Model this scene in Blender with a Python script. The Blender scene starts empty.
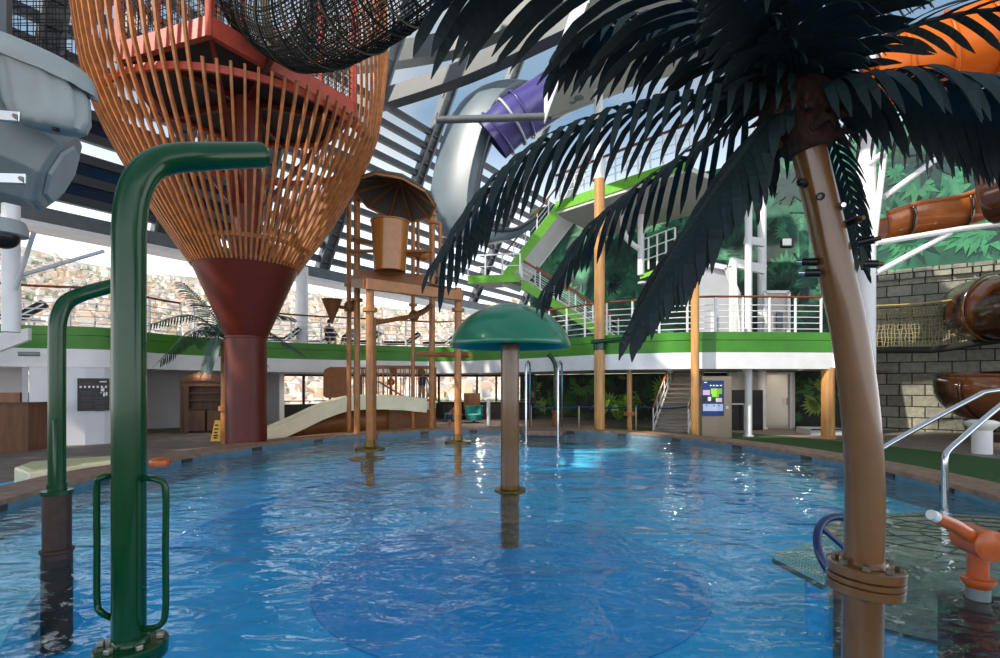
import bpy, math, random
from mathutils import Vector as V, Matrix
random.seed(7)
sc = bpy.context.scene
COL = sc.collection
PI = math.pi
R = math.radians
CAMZ = 1.85
F = 520.0

# ------------------------------------------------------------------ helpers
def P(px, py, d):
    return V(((px - 500) / F * d, d, CAMZ + (385 - py) / F * d))

def lin(h):
    h = h.lstrip('#')
    o = []
    for i in (0, 2, 4):
        c = int(h[i:i + 2], 16) / 255
        o.append(c / 12.92 if c <= .04045 else ((c + .055) / 1.055) ** 2.4)
    return (*o, 1)

def mat(name, col, rough=.5, metal=0, var=0, vscale=6, bump=0, bscale=30, coat=0, spec=.5, stretch=None, trans=0, emit=0):
    m = bpy.data.materials.new(name); m.use_nodes = True
    nt = m.node_tree; b = nt.nodes['Principled BSDF']
    c = lin(col) if isinstance(col, str) else (*col, 1)
    b.inputs['Base Color'].default_value = c
    b.inputs['Roughness'].default_value = rough
    b.inputs['Metallic'].default_value = metal
    b.inputs['Coat Weight'].default_value = coat
    b.inputs['Coat Roughness'].default_value = .08
    b.inputs['Specular IOR Level'].default_value = spec
    if emit:
        b.inputs['Emission Color'].default_value = c
        b.inputs['Emission Strength'].default_value = emit
    if var or bump:
        tc = nt.nodes.new('ShaderNodeTexCoord')
        mp = nt.nodes.new('ShaderNodeMapping')
        if stretch: mp.inputs['Scale'].default_value = stretch
        nt.links.new(tc.outputs['Object'], mp.inputs[0])
    if var:
        n = nt.nodes.new('ShaderNodeTexNoise'); n.inputs['Scale'].default_value = vscale; n.inputs['Detail'].default_value = 5
        nt.links.new(mp.outputs[0], n.inputs['Vector'])
        r = nt.nodes.new('ShaderNodeValToRGB')
        r.color_ramp.elements[0].position = .3; r.color_ramp.elements[1].position = .7
        r.color_ramp.elements[0].color = (*[x * (1 - var) for x in c[:3]], 1)
        r.color_ramp.elements[1].color = (*[min(1, x * (1 + var)) for x in c[:3]], 1)
        nt.links.new(n.outputs['Fac'], r.inputs[0]); nt.links.new(r.outputs[0], b.inputs['Base Color'])
    if bump:
        n2 = nt.nodes.new('ShaderNodeTexNoise'); n2.inputs['Scale'].default_value = bscale
        nt.links.new(mp.outputs[0], n2.inputs['Vector'])
        bp = nt.nodes.new('ShaderNodeBump'); bp.inputs['Strength'].default_value = bump; bp.inputs['Distance'].default_value = .02
        nt.links.new(n2.outputs['Fac'], bp.inputs['Height']); nt.links.new(bp.outputs[0], b.inputs['Normal'])
    return m

def frame_of(t):
    t = t.normalized()
    up = V((0, 0, 1)) if abs(t.z) < .95 else V((0, 1, 0))
    s = t.cross(up).normalized()
    return s, s.cross(t).normalized()

def spline(pts, n=8):
    pts = [V(p) for p in pts]
    if len(pts) < 3: return pts
    out = []
    q = [pts[0] * 2 - pts[1]] + pts + [pts[-1] * 2 - pts[-2]]
    for i in range(1, len(q) - 2):
        a, b, c, d = q[i - 1:i + 3]
        for k in range(n):
            t = k / n
            out.append(.5 * ((2 * b) + (c - a) * t + (2 * a - 5 * b + 4 * c - d) * t * t + (3 * b - a - 3 * c + d) * t ** 3))
    out.append(pts[-1])
    return out

def resample(pts, step):
    pts = [V(p) for p in pts]
    L = [0]
    for a, b in zip(pts, pts[1:]): L.append(L[-1] + (b - a).length)
    n = max(1, round(L[-1] / step)); out = []
    j = 0
    for k in range(n + 1):
        s = L[-1] * k / n
        while j < len(pts) - 2 and L[j + 1] < s: j += 1
        seg = L[j + 1] - L[j]
        out.append(pts[j].lerp(pts[j + 1], 0 if seg == 0 else min(1, (s - L[j]) / seg)))
    return out

def vary(m, lo):
    return m

class MB:
    def __init__(s): s.v = []; s.f = []; s.mi = []; s.cur = 0
    def add(s, vs, fs):
        o = len(s.v); s.v += [V(x) for x in vs]
        for f in fs: s.f.append([o + i for i in f]); s.mi.append(s.cur)
        return s
    def box(s, c, size, rz=0, M=None):
        x, y, z = [k / 2 for k in size]
        c = V(c); m = M if M is not None else Matrix.Rotation(rz, 3, 'Z')
        vs = [c + m @ V((i * x, j * y, k * z)) for i in (-1, 1) for j in (-1, 1) for k in (-1, 1)]
        return s.add(vs, [(0, 1, 3, 2), (4, 6, 7, 5), (0, 4, 5, 1), (2, 3, 7, 6), (0, 2, 6, 4), (1, 5, 7, 3)])
    def bar(s, a, b, w, h, up=None):
        a = V(a); b = V(b); t = (b - a).normalized()
        if up is None: sd, u = frame_of(t)
        else:
            sd = t.cross(V(up)).normalized(); u = sd.cross(t).normalized()
        vs = [p + sd * (i * w / 2) + u * (j * h / 2) for p in (a, b) for i, j in ((-1, -1), (1, -1), (1, 1), (-1, 1))]
        return s.add(vs, [(0, 1, 2, 3), (7, 6, 5, 4), (0, 4, 5, 1), (1, 5, 6, 2), (2, 6, 7, 3), (3, 7, 4, 0)])
    def tube(s, pts, r, seg=12, closed=False, cap=True, arc=None, rect=None, upv=None):
        pts = [V(p) for p in pts]; n = len(pts)
        rs = r if isinstance(r, (list, tuple)) else [r] * n
        T = []
        for i in range(n):
            a = pts[i - 1] if (i > 0 or closed) else pts[i]
            b = pts[(i + 1) % n] if (i < n - 1 or closed) else pts[i]
            T.append((b - a).normalized())
        if upv is None:
            sd, up = frame_of(T[0])
        vs = []; fs = []
        full = arc is None
        m = seg if full else seg + 1
        for i in range(n):
            if upv is not None:
                sd = T[i].cross(V(upv)).normalized(); up = sd.cross(T[i]).normalized()
            elif i > 0:
                ax = T[i - 1].cross(T[i])
                if ax.length > 1e-7:
                    q = Matrix.Rotation(T[i - 1].angle(T[i]), 3, ax)
                    sd = q @ sd; up = q @ up
                sd = (sd - T[i] * sd.dot(T[i])).normalized(); up = sd.cross(T[i]).normalized()
            for k in range(m):
                a = (2 * PI * k / seg) if full else (arc[0] + (arc[1] - arc[0]) * k / seg)
                if rect and full:
                    a += PI / 4
                    vs.append(pts[i] + sd * (math.copysign(rect[0], math.cos(a))) + up * (math.copysign(rect[1], math.sin(a))))
                else:
                    vs.append(pts[i] + (sd * math.cos(a) + up * math.sin(a)) * rs[i])
        for i in range(n if closed else n - 1):
            j = (i + 1) % n
            for k in range(m if full else m - 1):
                k2 = (k + 1) % m
                fs.append((i * m + k, i * m + k2, j * m + k2, j * m + k))
        if full and cap and not closed:
            fs.append(tuple(range(m - 1, -1, -1))); fs.append(tuple((n - 1) * m + k for k in range(m)))
        return s.add(vs, fs)
    def cyl(s, a, b, r, seg=20, r2=None):
        return s.tube([a, b], [r, r if r2 is None else r2], seg)
    def lathe(s, prof, c=(0, 0, 0), seg=32, M=None, sx=1, sy=1, cap=True):
        c = V(c); n = len(prof); vs = []; fs = []
        for (r, z) in prof:
            for k in range(seg):
                a = 2 * PI * k / seg
                p = V((r * math.cos(a) * sx, r * math.sin(a) * sy, z))
                vs.append(c + (M @ p if M is not None else p))
        for i in range(n - 1):
            for k in range(seg):
                k2 = (k + 1) % seg
                fs.append((i * seg + k, i * seg + k2, (i + 1) * seg + k2, (i + 1) * seg + k))
        if cap and prof[0][0] > 1e-6: fs.append(tuple(range(seg - 1, -1, -1)))
        if cap and prof[-1][0] > 1e-6: fs.append(tuple((n - 1) * seg + k for k in range(seg)))
        return s.add(vs, fs)
    def prism(s, poly, z0, z1):
        n = len(poly)
        vs = [V((p[0], p[1], z0)) for p in poly] + [V((p[0], p[1], z1)) for p in poly]
        fs = [tuple(range(n - 1, -1, -1)), tuple(range(n, 2 * n))]
        fs += [(i, (i + 1) % n, n + (i + 1) % n, n + i) for i in range(n)]
        return s.add(vs, fs)
    def slab(s, quad, off):            # any planar polygon extruded by vector off
        n = len(quad); q = [V(p) for p in quad]; off = V(off)
        vs = q + [p + off for p in q]
        fs = [tuple(range(n - 1, -1, -1)), tuple(range(n, 2 * n))]
        fs += [(i, (i + 1) % n, n + (i + 1) % n, n + i) for i in range(n)]
        return s.add(vs, fs)
    def strip(s, A, B):
        n = len(A)
        return s.add(list(A) + list(B), [(i, i + 1, n + i + 1, n + i) for i in range(n - 1)])
    def loft(s, rings, cap=True):
        m = len(rings[0]); vs = [p for r in rings for p in r]; fs = []
        for i in range(len(rings) - 1):
            for k in range(m):
                k2 = (k + 1) % m
                fs.append((i * m + k, i * m + k2, (i + 1) * m + k2, (i + 1) * m + k))
        if cap:
            fs.append(tuple(range(m - 1, -1, -1))); fs.append(tuple((len(rings) - 1) * m + k for k in range(m)))
        return s.add(vs, fs)
    def ball(s, c, r, seg=14, rings=8, sc3=(1, 1, 1)):
        prof = [(max(1e-7, r * math.sin(PI * i / rings)), -r * math.cos(PI * i / rings)) for i in range(rings + 1)]
        M = Matrix.Diagonal(sc3)
        return s.lathe(prof, c, seg, M)
    def build(s, name, m, parent=None, smooth=True, bevel=0, solid=0, local=False, ang=40, sub=0):
        o0 = V((0, 0, 0))
        if parent is not None and not local: o0 = ORG.get(parent.name, o0)
        me = bpy.data.meshes.new(name)
        me.from_pydata([tuple(p - o0) for p in s.v], [], s.f)
        mats = m if isinstance(m, (list, tuple)) else [m]
        for k in mats: me.materials.append(k)
        if len(mats) > 1: me.polygons.foreach_set('material_index', s.mi)
        me.validate(); me.update()
        if smooth:
            me.polygons.foreach_set('use_smooth', [True] * len(me.polygons)); me.set_sharp_from_angle(angle=R(ang))
        o = bpy.data.objects.new(name, me); COL.objects.link(o)
        if parent is not None:
            o.parent = parent; ORG[o.name] = o0
        if bevel:
            b = o.modifiers.new('b', 'BEVEL'); b.width = bevel; b.segments = 2; b.limit_method = 'ANGLE'
        if solid:
            b = o.modifiers.new('s', 'SOLIDIFY'); b.thickness = solid; b.offset = 0
        if sub:
            b = o.modifiers.new('u', 'SUBSURF'); b.levels = sub; b.render_levels = sub
        return o
ORG = {}

def thing(name, label, cat, loc=(0, 0, 0), group=None, kind=None):
    o = bpy.data.objects.new(name, None); COL.objects.link(o); o.empty_display_size = .2
    o.location = loc; ORG[o.name] = V(loc)
    return tag(o, label, cat, group, kind)

def tag(o, label=None, cat=None, group=None, kind=None):
    if label: o['label'] = label
    if cat: o['category'] = cat
    if group: o['group'] = group
    if kind: o['kind'] = kind
    return o

def copy_tree(o, parent=None):
    c = o.copy(); COL.objects.link(c)
    if parent is not None: c.parent = parent
    for ch in list(o.children): copy_tree(ch, c)
    return c

# ship axes: u runs along the ship, n across it
ANG = R(-34)
un = V((math.cos(ANG), math.sin(ANG), 0)); uu = V((-math.sin(ANG), math.cos(ANG), 0))
def S(a, t, z): return un * a + uu * t + V((0, 0, z))
def at_t(px, t):                      # point of plan where the sight line of px meets the transverse plane t
    k = (px - 500) / F
    d = t / (k * uu.x + uu.y)
    return V((k * d, d, 0))

# ------------------------------------------------------------------ materials
M_green = mat('green_paint', '#00401f', .2, coat=.2, var=.1, spec=.35, vscale=3)
M_greencap = mat('mushroom_green', '#077052', .3, coat=.5, var=.12, vscale=2)
M_sleeve = mat('brown_sleeve', '#3a2219', .5, var=.35, vscale=12)
M_trunk = mat('tan_gloss', '#704b26', .28, coat=.6, var=.12, vscale=5)
M_tan = mat('ochre_paint', '#a8672a', .38, coat=.2, var=.2, vscale=4)
M_tanL = mat('light_ochre_paint', '#c9904e', .4, coat=.3, var=.25, vscale=3, stretch=(3, 3, .3))
M_brownp = mat('brown_panel', '#8a5222', .45, var=.15, vscale=5)
M_red = mat('oxide_red', '#5a1c10', .42, coat=.05, var=.12, spec=.3, vscale=3)
M_redb = mat('beam_red', '#b5452f', .45, var=.15, vscale=4)
M_slat = mat('slat_wood', '#a3622f', .5, var=.3, vscale=5)
M_dark = mat('black_plate', '#15110f', .6, var=.3, vscale=5)
M_net = mat('black_net', '#15130f', .8)
M_netrope = mat('olive_rope', '#4f4936', .8)
M_leaf = mat('palm_leaf', '#18292c', .6, var=.3, vscale=4, spec=.35)
M_leafb = mat('far_palm_leaf', '#3f5a52', .5, var=.35, vscale=5)
M_fibre = mat('palm_fibre', '#3a2219', .95, var=.6, vscale=25, bump=1, bscale=60, stretch=(1, 1, .3))
M_white = mat('white_paint', '#e6e6e6', .45, var=.05, vscale=2)
M_wallw = mat('wall_white', '#d8dae0', .55, var=.05, vscale=1.5)
M_wallg = mat('wall_grey', '#b9bbc0', .6, var=.07, vscale=1.5)
M_band = mat('band_green', '#3a8214', .45, var=.18, vscale=1.2)
M_lime = mat('lime_green', '#6cb52c', .45, var=.08)
M_steel = mat('stainless', '#c9cdd2', .16, metal=1)
M_brushed = mat('brushed_steel', '#b5aa9a', .35, metal=.85, var=.1, stretch=(1, 1, 20))
M_roofg = mat('roof_steel', '#5b6165', .5, var=.15, vscale=2)
M_arch_shaded = mat('arch_steel_shaded', '#44494c', .5, var=.1, vscale=2)  # darker roof steel, underside shade put into the colour
M_roofd = mat('purlin_steel', '#33383d', .5)
M_navy = mat('tinted_glazing', '#1c2740', .15, spec=.6)
M_horn = mat('grey_grp', '#949b9b', .42, var=.08, vscale=3)
M_horn2 = mat('grey_grp_dark', '#7d8585', .45, var=.1, vscale=3)
M_black = mat('black_plastic', '#0c0c0e', .4)
M_wood = mat('dark_wood', '#573419', .5, var=.4, vscale=6, stretch=(1, 1, .15))
M_woodl = mat('counter_wood', '#6e4324', .5, var=.35, vscale=6, stretch=(1, 1, .15))
M_handr = mat('handrail_wood', '#7a3f22', .45, var=.25, vscale=8)
M_teak = mat('coaming_teak', '#8d6e5a', .6, var=.3, vscale=5, bump=.3, bscale=40)
M_deck = mat('deck_grey', '#7a6d66', .65, var=.25, vscale=2)
M_turf = mat('green_turf', '#234f16', .9, var=.4, vscale=12, bump=.6, bscale=120)
M_cream = mat('cream_grp', '#f4e8c4', .4, coat=.2, var=.08, vscale=2)
M_orange = mat('orange_paint', '#c4591c', .4, coat=.3, var=.15, vscale=6)
M_blue = mat('blue_paint', '#10285a', .35, coat=.3)
M_rope = mat('blue_rope', '#1d2f78', .6)
M_brass = mat('brass_plate', '#6b5426', .35, metal=.7, var=.3, vscale=10)
M_flume = mat('brown_flume', '#3f2414', .18, coat=.8, var=.2, vscale=2)
M_flumeo = mat('tan_flume', '#a85c26', .3, coat=.5, var=.2, vscale=2)
M_purple = mat('purple_flume', '#4a4284', .3, coat=.4, var=.1)
M_slidegrey = mat('grey_flume', '#64727a', .4, coat=.1, var=.15, vscale=.8)
M_yellow = mat('yellow_plastic', '#f0b41a', .45)
M_skin = mat('skin', '#b58565', .6)
M_navycloth = mat('navy_cloth', '#23305e', .8)
M_hair = mat('dark_hair', '#1d1612', .8)
M_darkcloth = mat('dark_cloth', '#2a2a30', .85)
M_charcoal = mat('charcoal_sling', '#2b2c30', .8)
M_cloth2 = mat('grey_cloth', '#8b8f96', .85)
M_teal = mat('teal_chair', '#2e8a86', .5)
M_tilegrey = mat('submerged_tile', '#a8977c', .6, var=.3, vscale=8)
M_grate = mat('grate_grey', '#a9c4c4', .6)
M_stairt = mat('stair_tread', '#8d8378', .6, var=.2, vscale=4)
M_soffit = mat('soffit', '#cfcac2', .6, var=.06)
M_ceiling = mat('under_deck_ceiling', '#cfc9bd', .6, var=.06)

def translucent(name, col):
    m = bpy.data.materials.new(name); m.use_nodes = True
    nt = m.node_tree; b = nt.nodes['Principled BSDF']; out = nt.nodes['Material Output']
    b.inputs['Base Color'].default_value = lin(col); b.inputs['Roughness'].default_value = .3
    t = nt.nodes.new('ShaderNodeBsdfTranslucent'); t.inputs[0].default_value = lin(col)
    mx = nt.nodes.new('ShaderNodeMixShader'); mx.inputs[0].default_value = .55
    nt.links.new(b.outputs[0], mx.inputs[1]); nt.links.new(t.outputs[0], mx.inputs[2]); nt.links.new(mx.outputs[0], out.inputs[0])
    return m
M_orangeT = translucent('orange_flume', '#e8862a')
M_thatch = mat('thatch', '#5a5048', .9, var=.4, vscale=30, bump=.6, bscale=90)

def brick_mat():
    m = mat('stone_blocks', '#6b6a5e', .85)
    nt = m.node_tree; b = nt.nodes['Principled BSDF']
    tc = nt.nodes.new('ShaderNodeTexCoord'); sp = nt.nodes.new('ShaderNodeSeparateXYZ'); cb = nt.nodes.new('ShaderNodeCombineXYZ')
    nt.links.new(tc.outputs['Object'], sp.inputs[0]); nt.links.new(sp.outputs['X'], cb.inputs['X']); nt.links.new(sp.outputs['Z'], cb.inputs['Y'])
    br = nt.nodes.new('ShaderNodeTexBrick')
    br.inputs['Color1'].default_value = lin('#8e8c80'); br.inputs['Color2'].default_value = lin('#6c6c62'); br.inputs['Mortar'].default_value = lin('#1c1c1a')
    br.inputs['Scale'].default_value = 1; br.inputs['Brick Width'].default_value = .86; br.inputs['Row Height'].default_value = .47
    br.inputs['Mortar Size'].default_value = .022; br.inputs['Bias'].default_value = -.1
    nt.links.new(cb.outputs[0], br.inputs['Vector'])
    no = nt.nodes.new('ShaderNodeTexNoise'); no.inputs['Scale'].default_value = 6; no.inputs['Detail'].default_value = 8
    nt.links.new(tc.outputs['Object'], no.inputs['Vector'])
    mx = nt.nodes.new('ShaderNodeMix'); mx.data_type = 'RGBA'; mx.blend_type = 'MULTIPLY'; mx.inputs['Factor'].default_value = .7
    nt.links.new(br.outputs['Color'], mx.inputs['A']); nt.links.new(no.outputs['Fac'], mx.inputs['B'])
    mu = nt.nodes.new('ShaderNodeMix'); mu.data_type = 'RGBA'; mu.blend_type = 'MULTIPLY'; mu.inputs['Factor'].default_value = 1; mu.inputs['B'].default_value = (1.7, 1.7, 1.6, 1)
    nt.links.new(mx.outputs['Result'], mu.inputs['A'])
    nt.links.new(mu.outputs['Result'], b.inputs['Base Color'])
    ad = nt.nodes.new('ShaderNodeMath'); ad.operation = 'SUBTRACT'
    nt.links.new(no.outputs['Fac'], ad.inputs[0]); nt.links.new(br.outputs['Fac'], ad.inputs[1])
    bp = nt.nodes.new('ShaderNodeBump'); bp.inputs['Strength'].default_value = .8; bp.inputs['Distance'].default_value = .05
    nt.links.new(ad.outputs[0], bp.inputs['Height']); nt.links.new(bp.outputs[0], b.inputs['Normal'])
    return m
M_brick = brick_mat()

def jungle_mat(name, cols, scale):
    m = mat(name, '#1f5a30', .5)
    nt = m.node_tree; b = nt.nodes['Principled BSDF']
    tc = nt.nodes.new('ShaderNodeTexCoord')
    n1 = nt.nodes.new('ShaderNodeTexNoise'); n1.inputs['Scale'].default_value = scale; n1.inputs['Detail'].default_value = 9; n1.inputs['Distortion'].default_value = 1.6
    nt.links.new(tc.outputs['Object'], n1.inputs['Vector'])
    r = nt.nodes.new('ShaderNodeValToRGB'); e = r.color_ramp.elements
    e[0].position = .3; e[0].color = lin(cols[0]); e[1].position = .72; e[1].color = lin(cols[-1])
    for i, c in enumerate(cols[1:-1]):
        x = e.new(.3 + .42 * (i + 1) / (len(cols) - 1)); x.color = lin(c)
    nt.links.new(n1.outputs['Fac'], r.inputs[0]); nt.links.new(r.outputs[0], b.inputs['Base Color'])
    return m
M_jungle = jungle_mat('jungle_print', ['#06201c', '#0f4434', '#1c6248', '#5fae7c'], .45)
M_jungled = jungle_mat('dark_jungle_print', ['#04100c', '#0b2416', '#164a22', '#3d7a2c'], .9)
JL = [mat('print_leaf_%s' % c[1:], c, .5, var=.3, vscale=3) for c in ('#0c3f30', '#125a40', '#1b6c4b', '#367f56', '#08302f', '#2f6f4a', '#0b3a2c')]
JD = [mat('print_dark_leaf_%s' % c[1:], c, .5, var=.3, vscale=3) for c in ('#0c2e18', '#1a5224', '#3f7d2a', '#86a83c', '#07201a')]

def water_mat():
    m = bpy.data.materials.new('pool_water'); m.use_nodes = True
    nt = m.node_tree; nt.nodes.remove(nt.nodes['Principled BSDF']); out = nt.nodes['Material Output']
    tr = nt.nodes.new('ShaderNodeBsdfTransparent'); tr.inputs[0].default_value = (.8, .98, 1, 1)
    gl = nt.nodes.new('ShaderNodeBsdfGlossy'); gl.inputs['Roughness'].default_value = .012; gl.inputs[0].default_value = (1, 1, 1, 1)
    fr = nt.nodes.new('ShaderNodeFresnel'); geo = nt.nodes.new('ShaderNodeNewGeometry'); m1 = nt.nodes.new('ShaderNodeMath'); m1.operation = 'MULTIPLY_ADD'; m1.inputs[1].default_value = -2; m1.inputs[2].default_value = 1
    nt.links.new(geo.outputs['Backfacing'], m1.inputs[0])
    m2 = nt.nodes.new('ShaderNodeMath'); m2.operation = 'POWER'; m2.inputs[0].default_value = 1.33; nt.links.new(m1.outputs[0], m2.inputs[1]); nt.links.new(m2.outputs[0], fr.inputs['IOR'])
    mx = nt.nodes.new('ShaderNodeMixShader')
    tc = nt.nodes.new('ShaderNodeTexCoord')
    n1 = nt.nodes.new('ShaderNodeTexNoise'); n1.inputs['Scale'].default_value = 1.15; n1.inputs['Detail'].default_value = 2.5; n1.inputs['Distortion'].default_value = .8
    n2 = nt.nodes.new('ShaderNodeTexNoise'); n2.inputs['Scale'].default_value = 4.2; n2.inputs['Detail'].default_value = 2; n2.inputs['Distortion'].default_value = .5
    mp = nt.nodes.new('ShaderNodeMapping'); mp.inputs['Scale'].default_value = (.8, 1.2, 1); mp.inputs['Rotation'].default_value = (0, 0, .5)
    nt.links.new(tc.outputs['Object'], mp.inputs[0])
    nt.links.new(mp.outputs[0], n1.inputs['Vector']); nt.links.new(mp.outputs[0], n2.inputs['Vector'])
    mm = nt.nodes.new('ShaderNodeMath'); mm.operation = 'MULTIPLY_ADD'; mm.inputs[1].default_value = .22
    nt.links.new(n2.outputs['Fac'], mm.inputs[0]); nt.links.new(n1.outputs['Fac'], mm.inputs[2])
    bp = nt.nodes.new('ShaderNodeBump'); bp.inputs['Strength'].default_value = .55; bp.inputs['Distance'].default_value = .16
    nt.links.new(mm.outputs[0], bp.inputs['Height'])
    nt.links.new(bp.outputs[0], gl.inputs['Normal']); nt.links.new(bp.outputs[0], fr.inputs['Normal'])
    nt.links.new(fr.outputs[0], mx.inputs[0]); nt.links.new(tr.outputs[0], mx.inputs[1]); nt.links.new(gl.outputs[0], mx.inputs[2])
    nt.links.new(mx.outputs[0], out.inputs[0])
    return m
M_water = water_mat()
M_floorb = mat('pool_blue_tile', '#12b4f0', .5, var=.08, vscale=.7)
M_shallow_tint = mat('pool_shallow_tint', '#6ccdf0', .5, var=.1, vscale=.7)  # lighter blue stands in for light passing through shallow water
M_depth_tint = mat('pool_depth_tint', '#0c9ae0', .5, var=.1, vscale=.7)  # darker blue stands in for light lost in deep water
M_darktile = mat('dark_edge_tile', '#3a3634', .4, var=.3, vscale=6)

# ------------------------------------------------------------------ pool, deck
PC = V((.1, 10.5, 0)); RX, RY = 7.75, 10.0
def ell(k, off=0, z=0, n=128):
    a = 2 * PI * k / n
    return V((PC.x + (RX + off) * math.cos(a), PC.y + (RY + off) * math.sin(a), z))
N = 128
def ring(off0, z0, off1, z1):
    b = MB(); A = [ell(k, off0, z0) for k in range(N)]; B = [ell(k, off1, z1) for k in range(N)]
    return b.add(A + B, [(k, (k + 1) % N, N + (k + 1) % N, N + k) for k in range(N)])
WZ = 0.0; DZ = -.1; CZ = .16
b = MB(); b.add([ell(k, .01, WZ) for k in range(N)], [tuple(range(N))])
tag(b.build('pool_water', M_water, smooth=False), kind='structure')
# floor levels: bench ring, main floor, flat disc coloured dark like deep water
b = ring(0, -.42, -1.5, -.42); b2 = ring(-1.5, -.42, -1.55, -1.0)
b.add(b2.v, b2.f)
tag(b.build('pool_bench_floor', M_shallow_tint), kind='structure')
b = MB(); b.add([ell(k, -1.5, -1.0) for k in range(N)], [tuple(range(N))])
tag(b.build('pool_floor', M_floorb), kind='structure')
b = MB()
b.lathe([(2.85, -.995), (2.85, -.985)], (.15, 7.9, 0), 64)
tag(b.build('pool_depth_disc', M_depth_tint), kind='structure')
b = ring(.02, CZ - .05, .0, -.45)
tag(b.build('pool_wall', mat('pool_wall_tile', '#5f7f90', .4, var=.15, vscale=4)), kind='structure')
# coaming
b = ring(-.02, CZ - .08, -.02, CZ); b2 = ring(-.02, CZ, .85, CZ); b.add(b2.v, b2.f); b2 = ring(.85, CZ, .9, DZ); b.add(b2.v, b2.f)
b2 = ring(-.02, CZ - .08, .05, CZ - .08); b.add(b2.v, b2.f)
tag(b.build('trim_pool_coaming', M_teak), kind='structure')
b = MB()
for k in range(0, N, 5):
    a = 2 * PI * k / N; p = ell(k, -.005, .045)
    b.box(p, (.05, .3, .09), a)
b.cur = 0
tag(b.build('trim_edge_tiles', M_darktile, smooth=False), kind='structure')
# deck with a hole
b = MB()
A = [ell(k, .88, DZ) for k in range(N)]
B = [V((PC.x + 46 * math.cos(2 * PI * k / N), PC.y + 46 * math.sin(2 * PI * k / N), DZ)) for k in range(N)]
b.add(A + B, [(k, (k + 1) % N, N + (k + 1) % N, N + k) for k in range(N)])
tag(b.build('floor', M_deck, smooth=False), kind='structure')
# green turf on the right
b = MB()
A = [ell(k, .95, DZ + .012) for k in range(-14, 25)]; B = [ell(k, 5.5, DZ + .012) for k in range(-14, 25)]
b.strip(A, B)
tag(b.build('green_turf', M_turf, smooth=False), 'green artificial turf on the deck right of the pool', 'turf', kind='stuff')
# kids' channel left
b = MB(); A = [ell(k, 1.0, DZ + .03) for k in range(60, 78)]; B = [ell(k, 2.1, DZ + .03) for k in range(60, 78)]
b.strip(A, B)
tag(b.build('channel_water', M_floorb), kind='structure')

# ------------------------------------------------------------------ upper deck
FP = [(-60, 15.4), (30, 16.5), (110, 17.3), (185, 20.2), (300, 23.5), (400, 25.3), (440, 26.0), (500, 24.1), (560, 21.5), (600, 20.0), (650, 19.2), (700, 18.6), (760, 18.6), (833, 18.8)]
FAS = resample(spline([V(((px - 500) / F * d, d, 0)) for px, d in FP], 8), .5)
UZ, GZ, WBZ = 3.75, 3.02, 2.43
def out(p, k, z):                     # outward from the pool
    c = V((0, 10, 0)); d = (p - c); d.z = 0
    q = p + d.normalized() * k
    return V((q.x, q.y, z))
def zz(p, z): return V((p.x, p.y, z))
b = MB(); b.strip([zz(p, GZ) for p in FAS], [zz(p, UZ) for p in FAS]); b.strip([zz(p, UZ) for p in FAS], [out(p, .18, UZ) for p in FAS])
b.strip([out(p, .03, GZ + .42) for p in FAS], [out(p, -.03, GZ + .45) for p in FAS])
tag(b.build('trim_green_fascia', M_band), kind='structure')
b = MB(); b.strip([zz(p, WBZ) for p in FAS], [zz(p, GZ) for p in FAS]); b.strip([out(p, .3, WBZ) for p in FAS], [zz(p, WBZ) for p in FAS])
tag(b.build('trim_white_fascia', M_white), kind='structure')
b = MB(); b.strip([out(p, .18, UZ - .03) for p in FAS], [out(p, 9, UZ - .03) for p in FAS])
tag(b.build('floor_upper', M_deck), kind='structure')
b = MB(); b.strip([out(p, .25, WBZ + .06) for p in FAS], [out(p, 9, WBZ + .06) for p in FAS])
tag(b.build('ceiling', M_ceiling), kind='structure')

# white wall on the left, below the fascia
def plan(px, d, z=0): return V(((px - 500) / F * d, d, z))
def wall(name, pts, z0, z1, m, th=.15):
    b = MB()
    for a, c in zip(pts, pts[1:]):
        t = (c - a).normalized(); nrm = V((-t.y, t.x, 0)) * th
        b.slab([zz(a, z0), zz(c, z0), zz(c, z1), zz(a, z1)], nrm)
    return tag(b.build(name, m, smooth=False), kind='structure')
LW = [p for p in FAS if (p.x / p.y * F + 500) > 28 and (p.x / p.y * F + 500) < 152]
wall('wall_left', [out(p, .06, 0) for p in LW], DZ, GZ, M_wallw)
e = LW[-1]
wall('wall_left_recess', [out(e, .1, 0), plan(118, 22.5), plan(215, 24.6), plan(268, 26)], DZ, WBZ + .06, M_wallw)
wall('wall_left_end', [out(LW[0], .1, 0), plan(28, 20), plan(-60, 19)], DZ, WBZ + .3, M_wallg)
b = MB(); b.box(plan(276, 26, (DZ + WBZ) / 2), (.6, .6, WBZ - DZ))
tag(b.build('trim_wall_pier', M_wallg, bevel=.02), kind='structure')
# window wall behind the play area
WX = [plan(px, d) for px, d in ((276, 28.5), (330, 30), (420, 31), (535, 30.5))]
def winwall(i, a, c, nb):
    b = MB(); t = (c - a).normalized()
    z0, z1 = .72, 2.4
    b.bar(zz(a, z0), zz(c, z0), .1, .12); b.bar(zz(a, z1), zz(c, z1), .1, .12)
    for k in range(nb + 1):
        p = a.lerp(c, k / nb); b.bar(zz(p, z0), zz(p, z1), .13, .1)
    b.bar(zz(a, .95), zz(c, .95), .04, .05)
    w = b.build('window_%d' % i, M_black, smooth=False); tag(w, kind='structure')
    b = MB(); b.bar(zz(a, z0 - .42), zz(c, z0 - .42), .12, .78)
    tag(b.build('wall_window_sill_%d' % i, M_dark, smooth=False), kind='structure')
winwall(1, WX[0], WX[1], 2); winwall(2, WX[1], WX[2], 3); winwall(3, WX[2], WX[3], 6)

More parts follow.
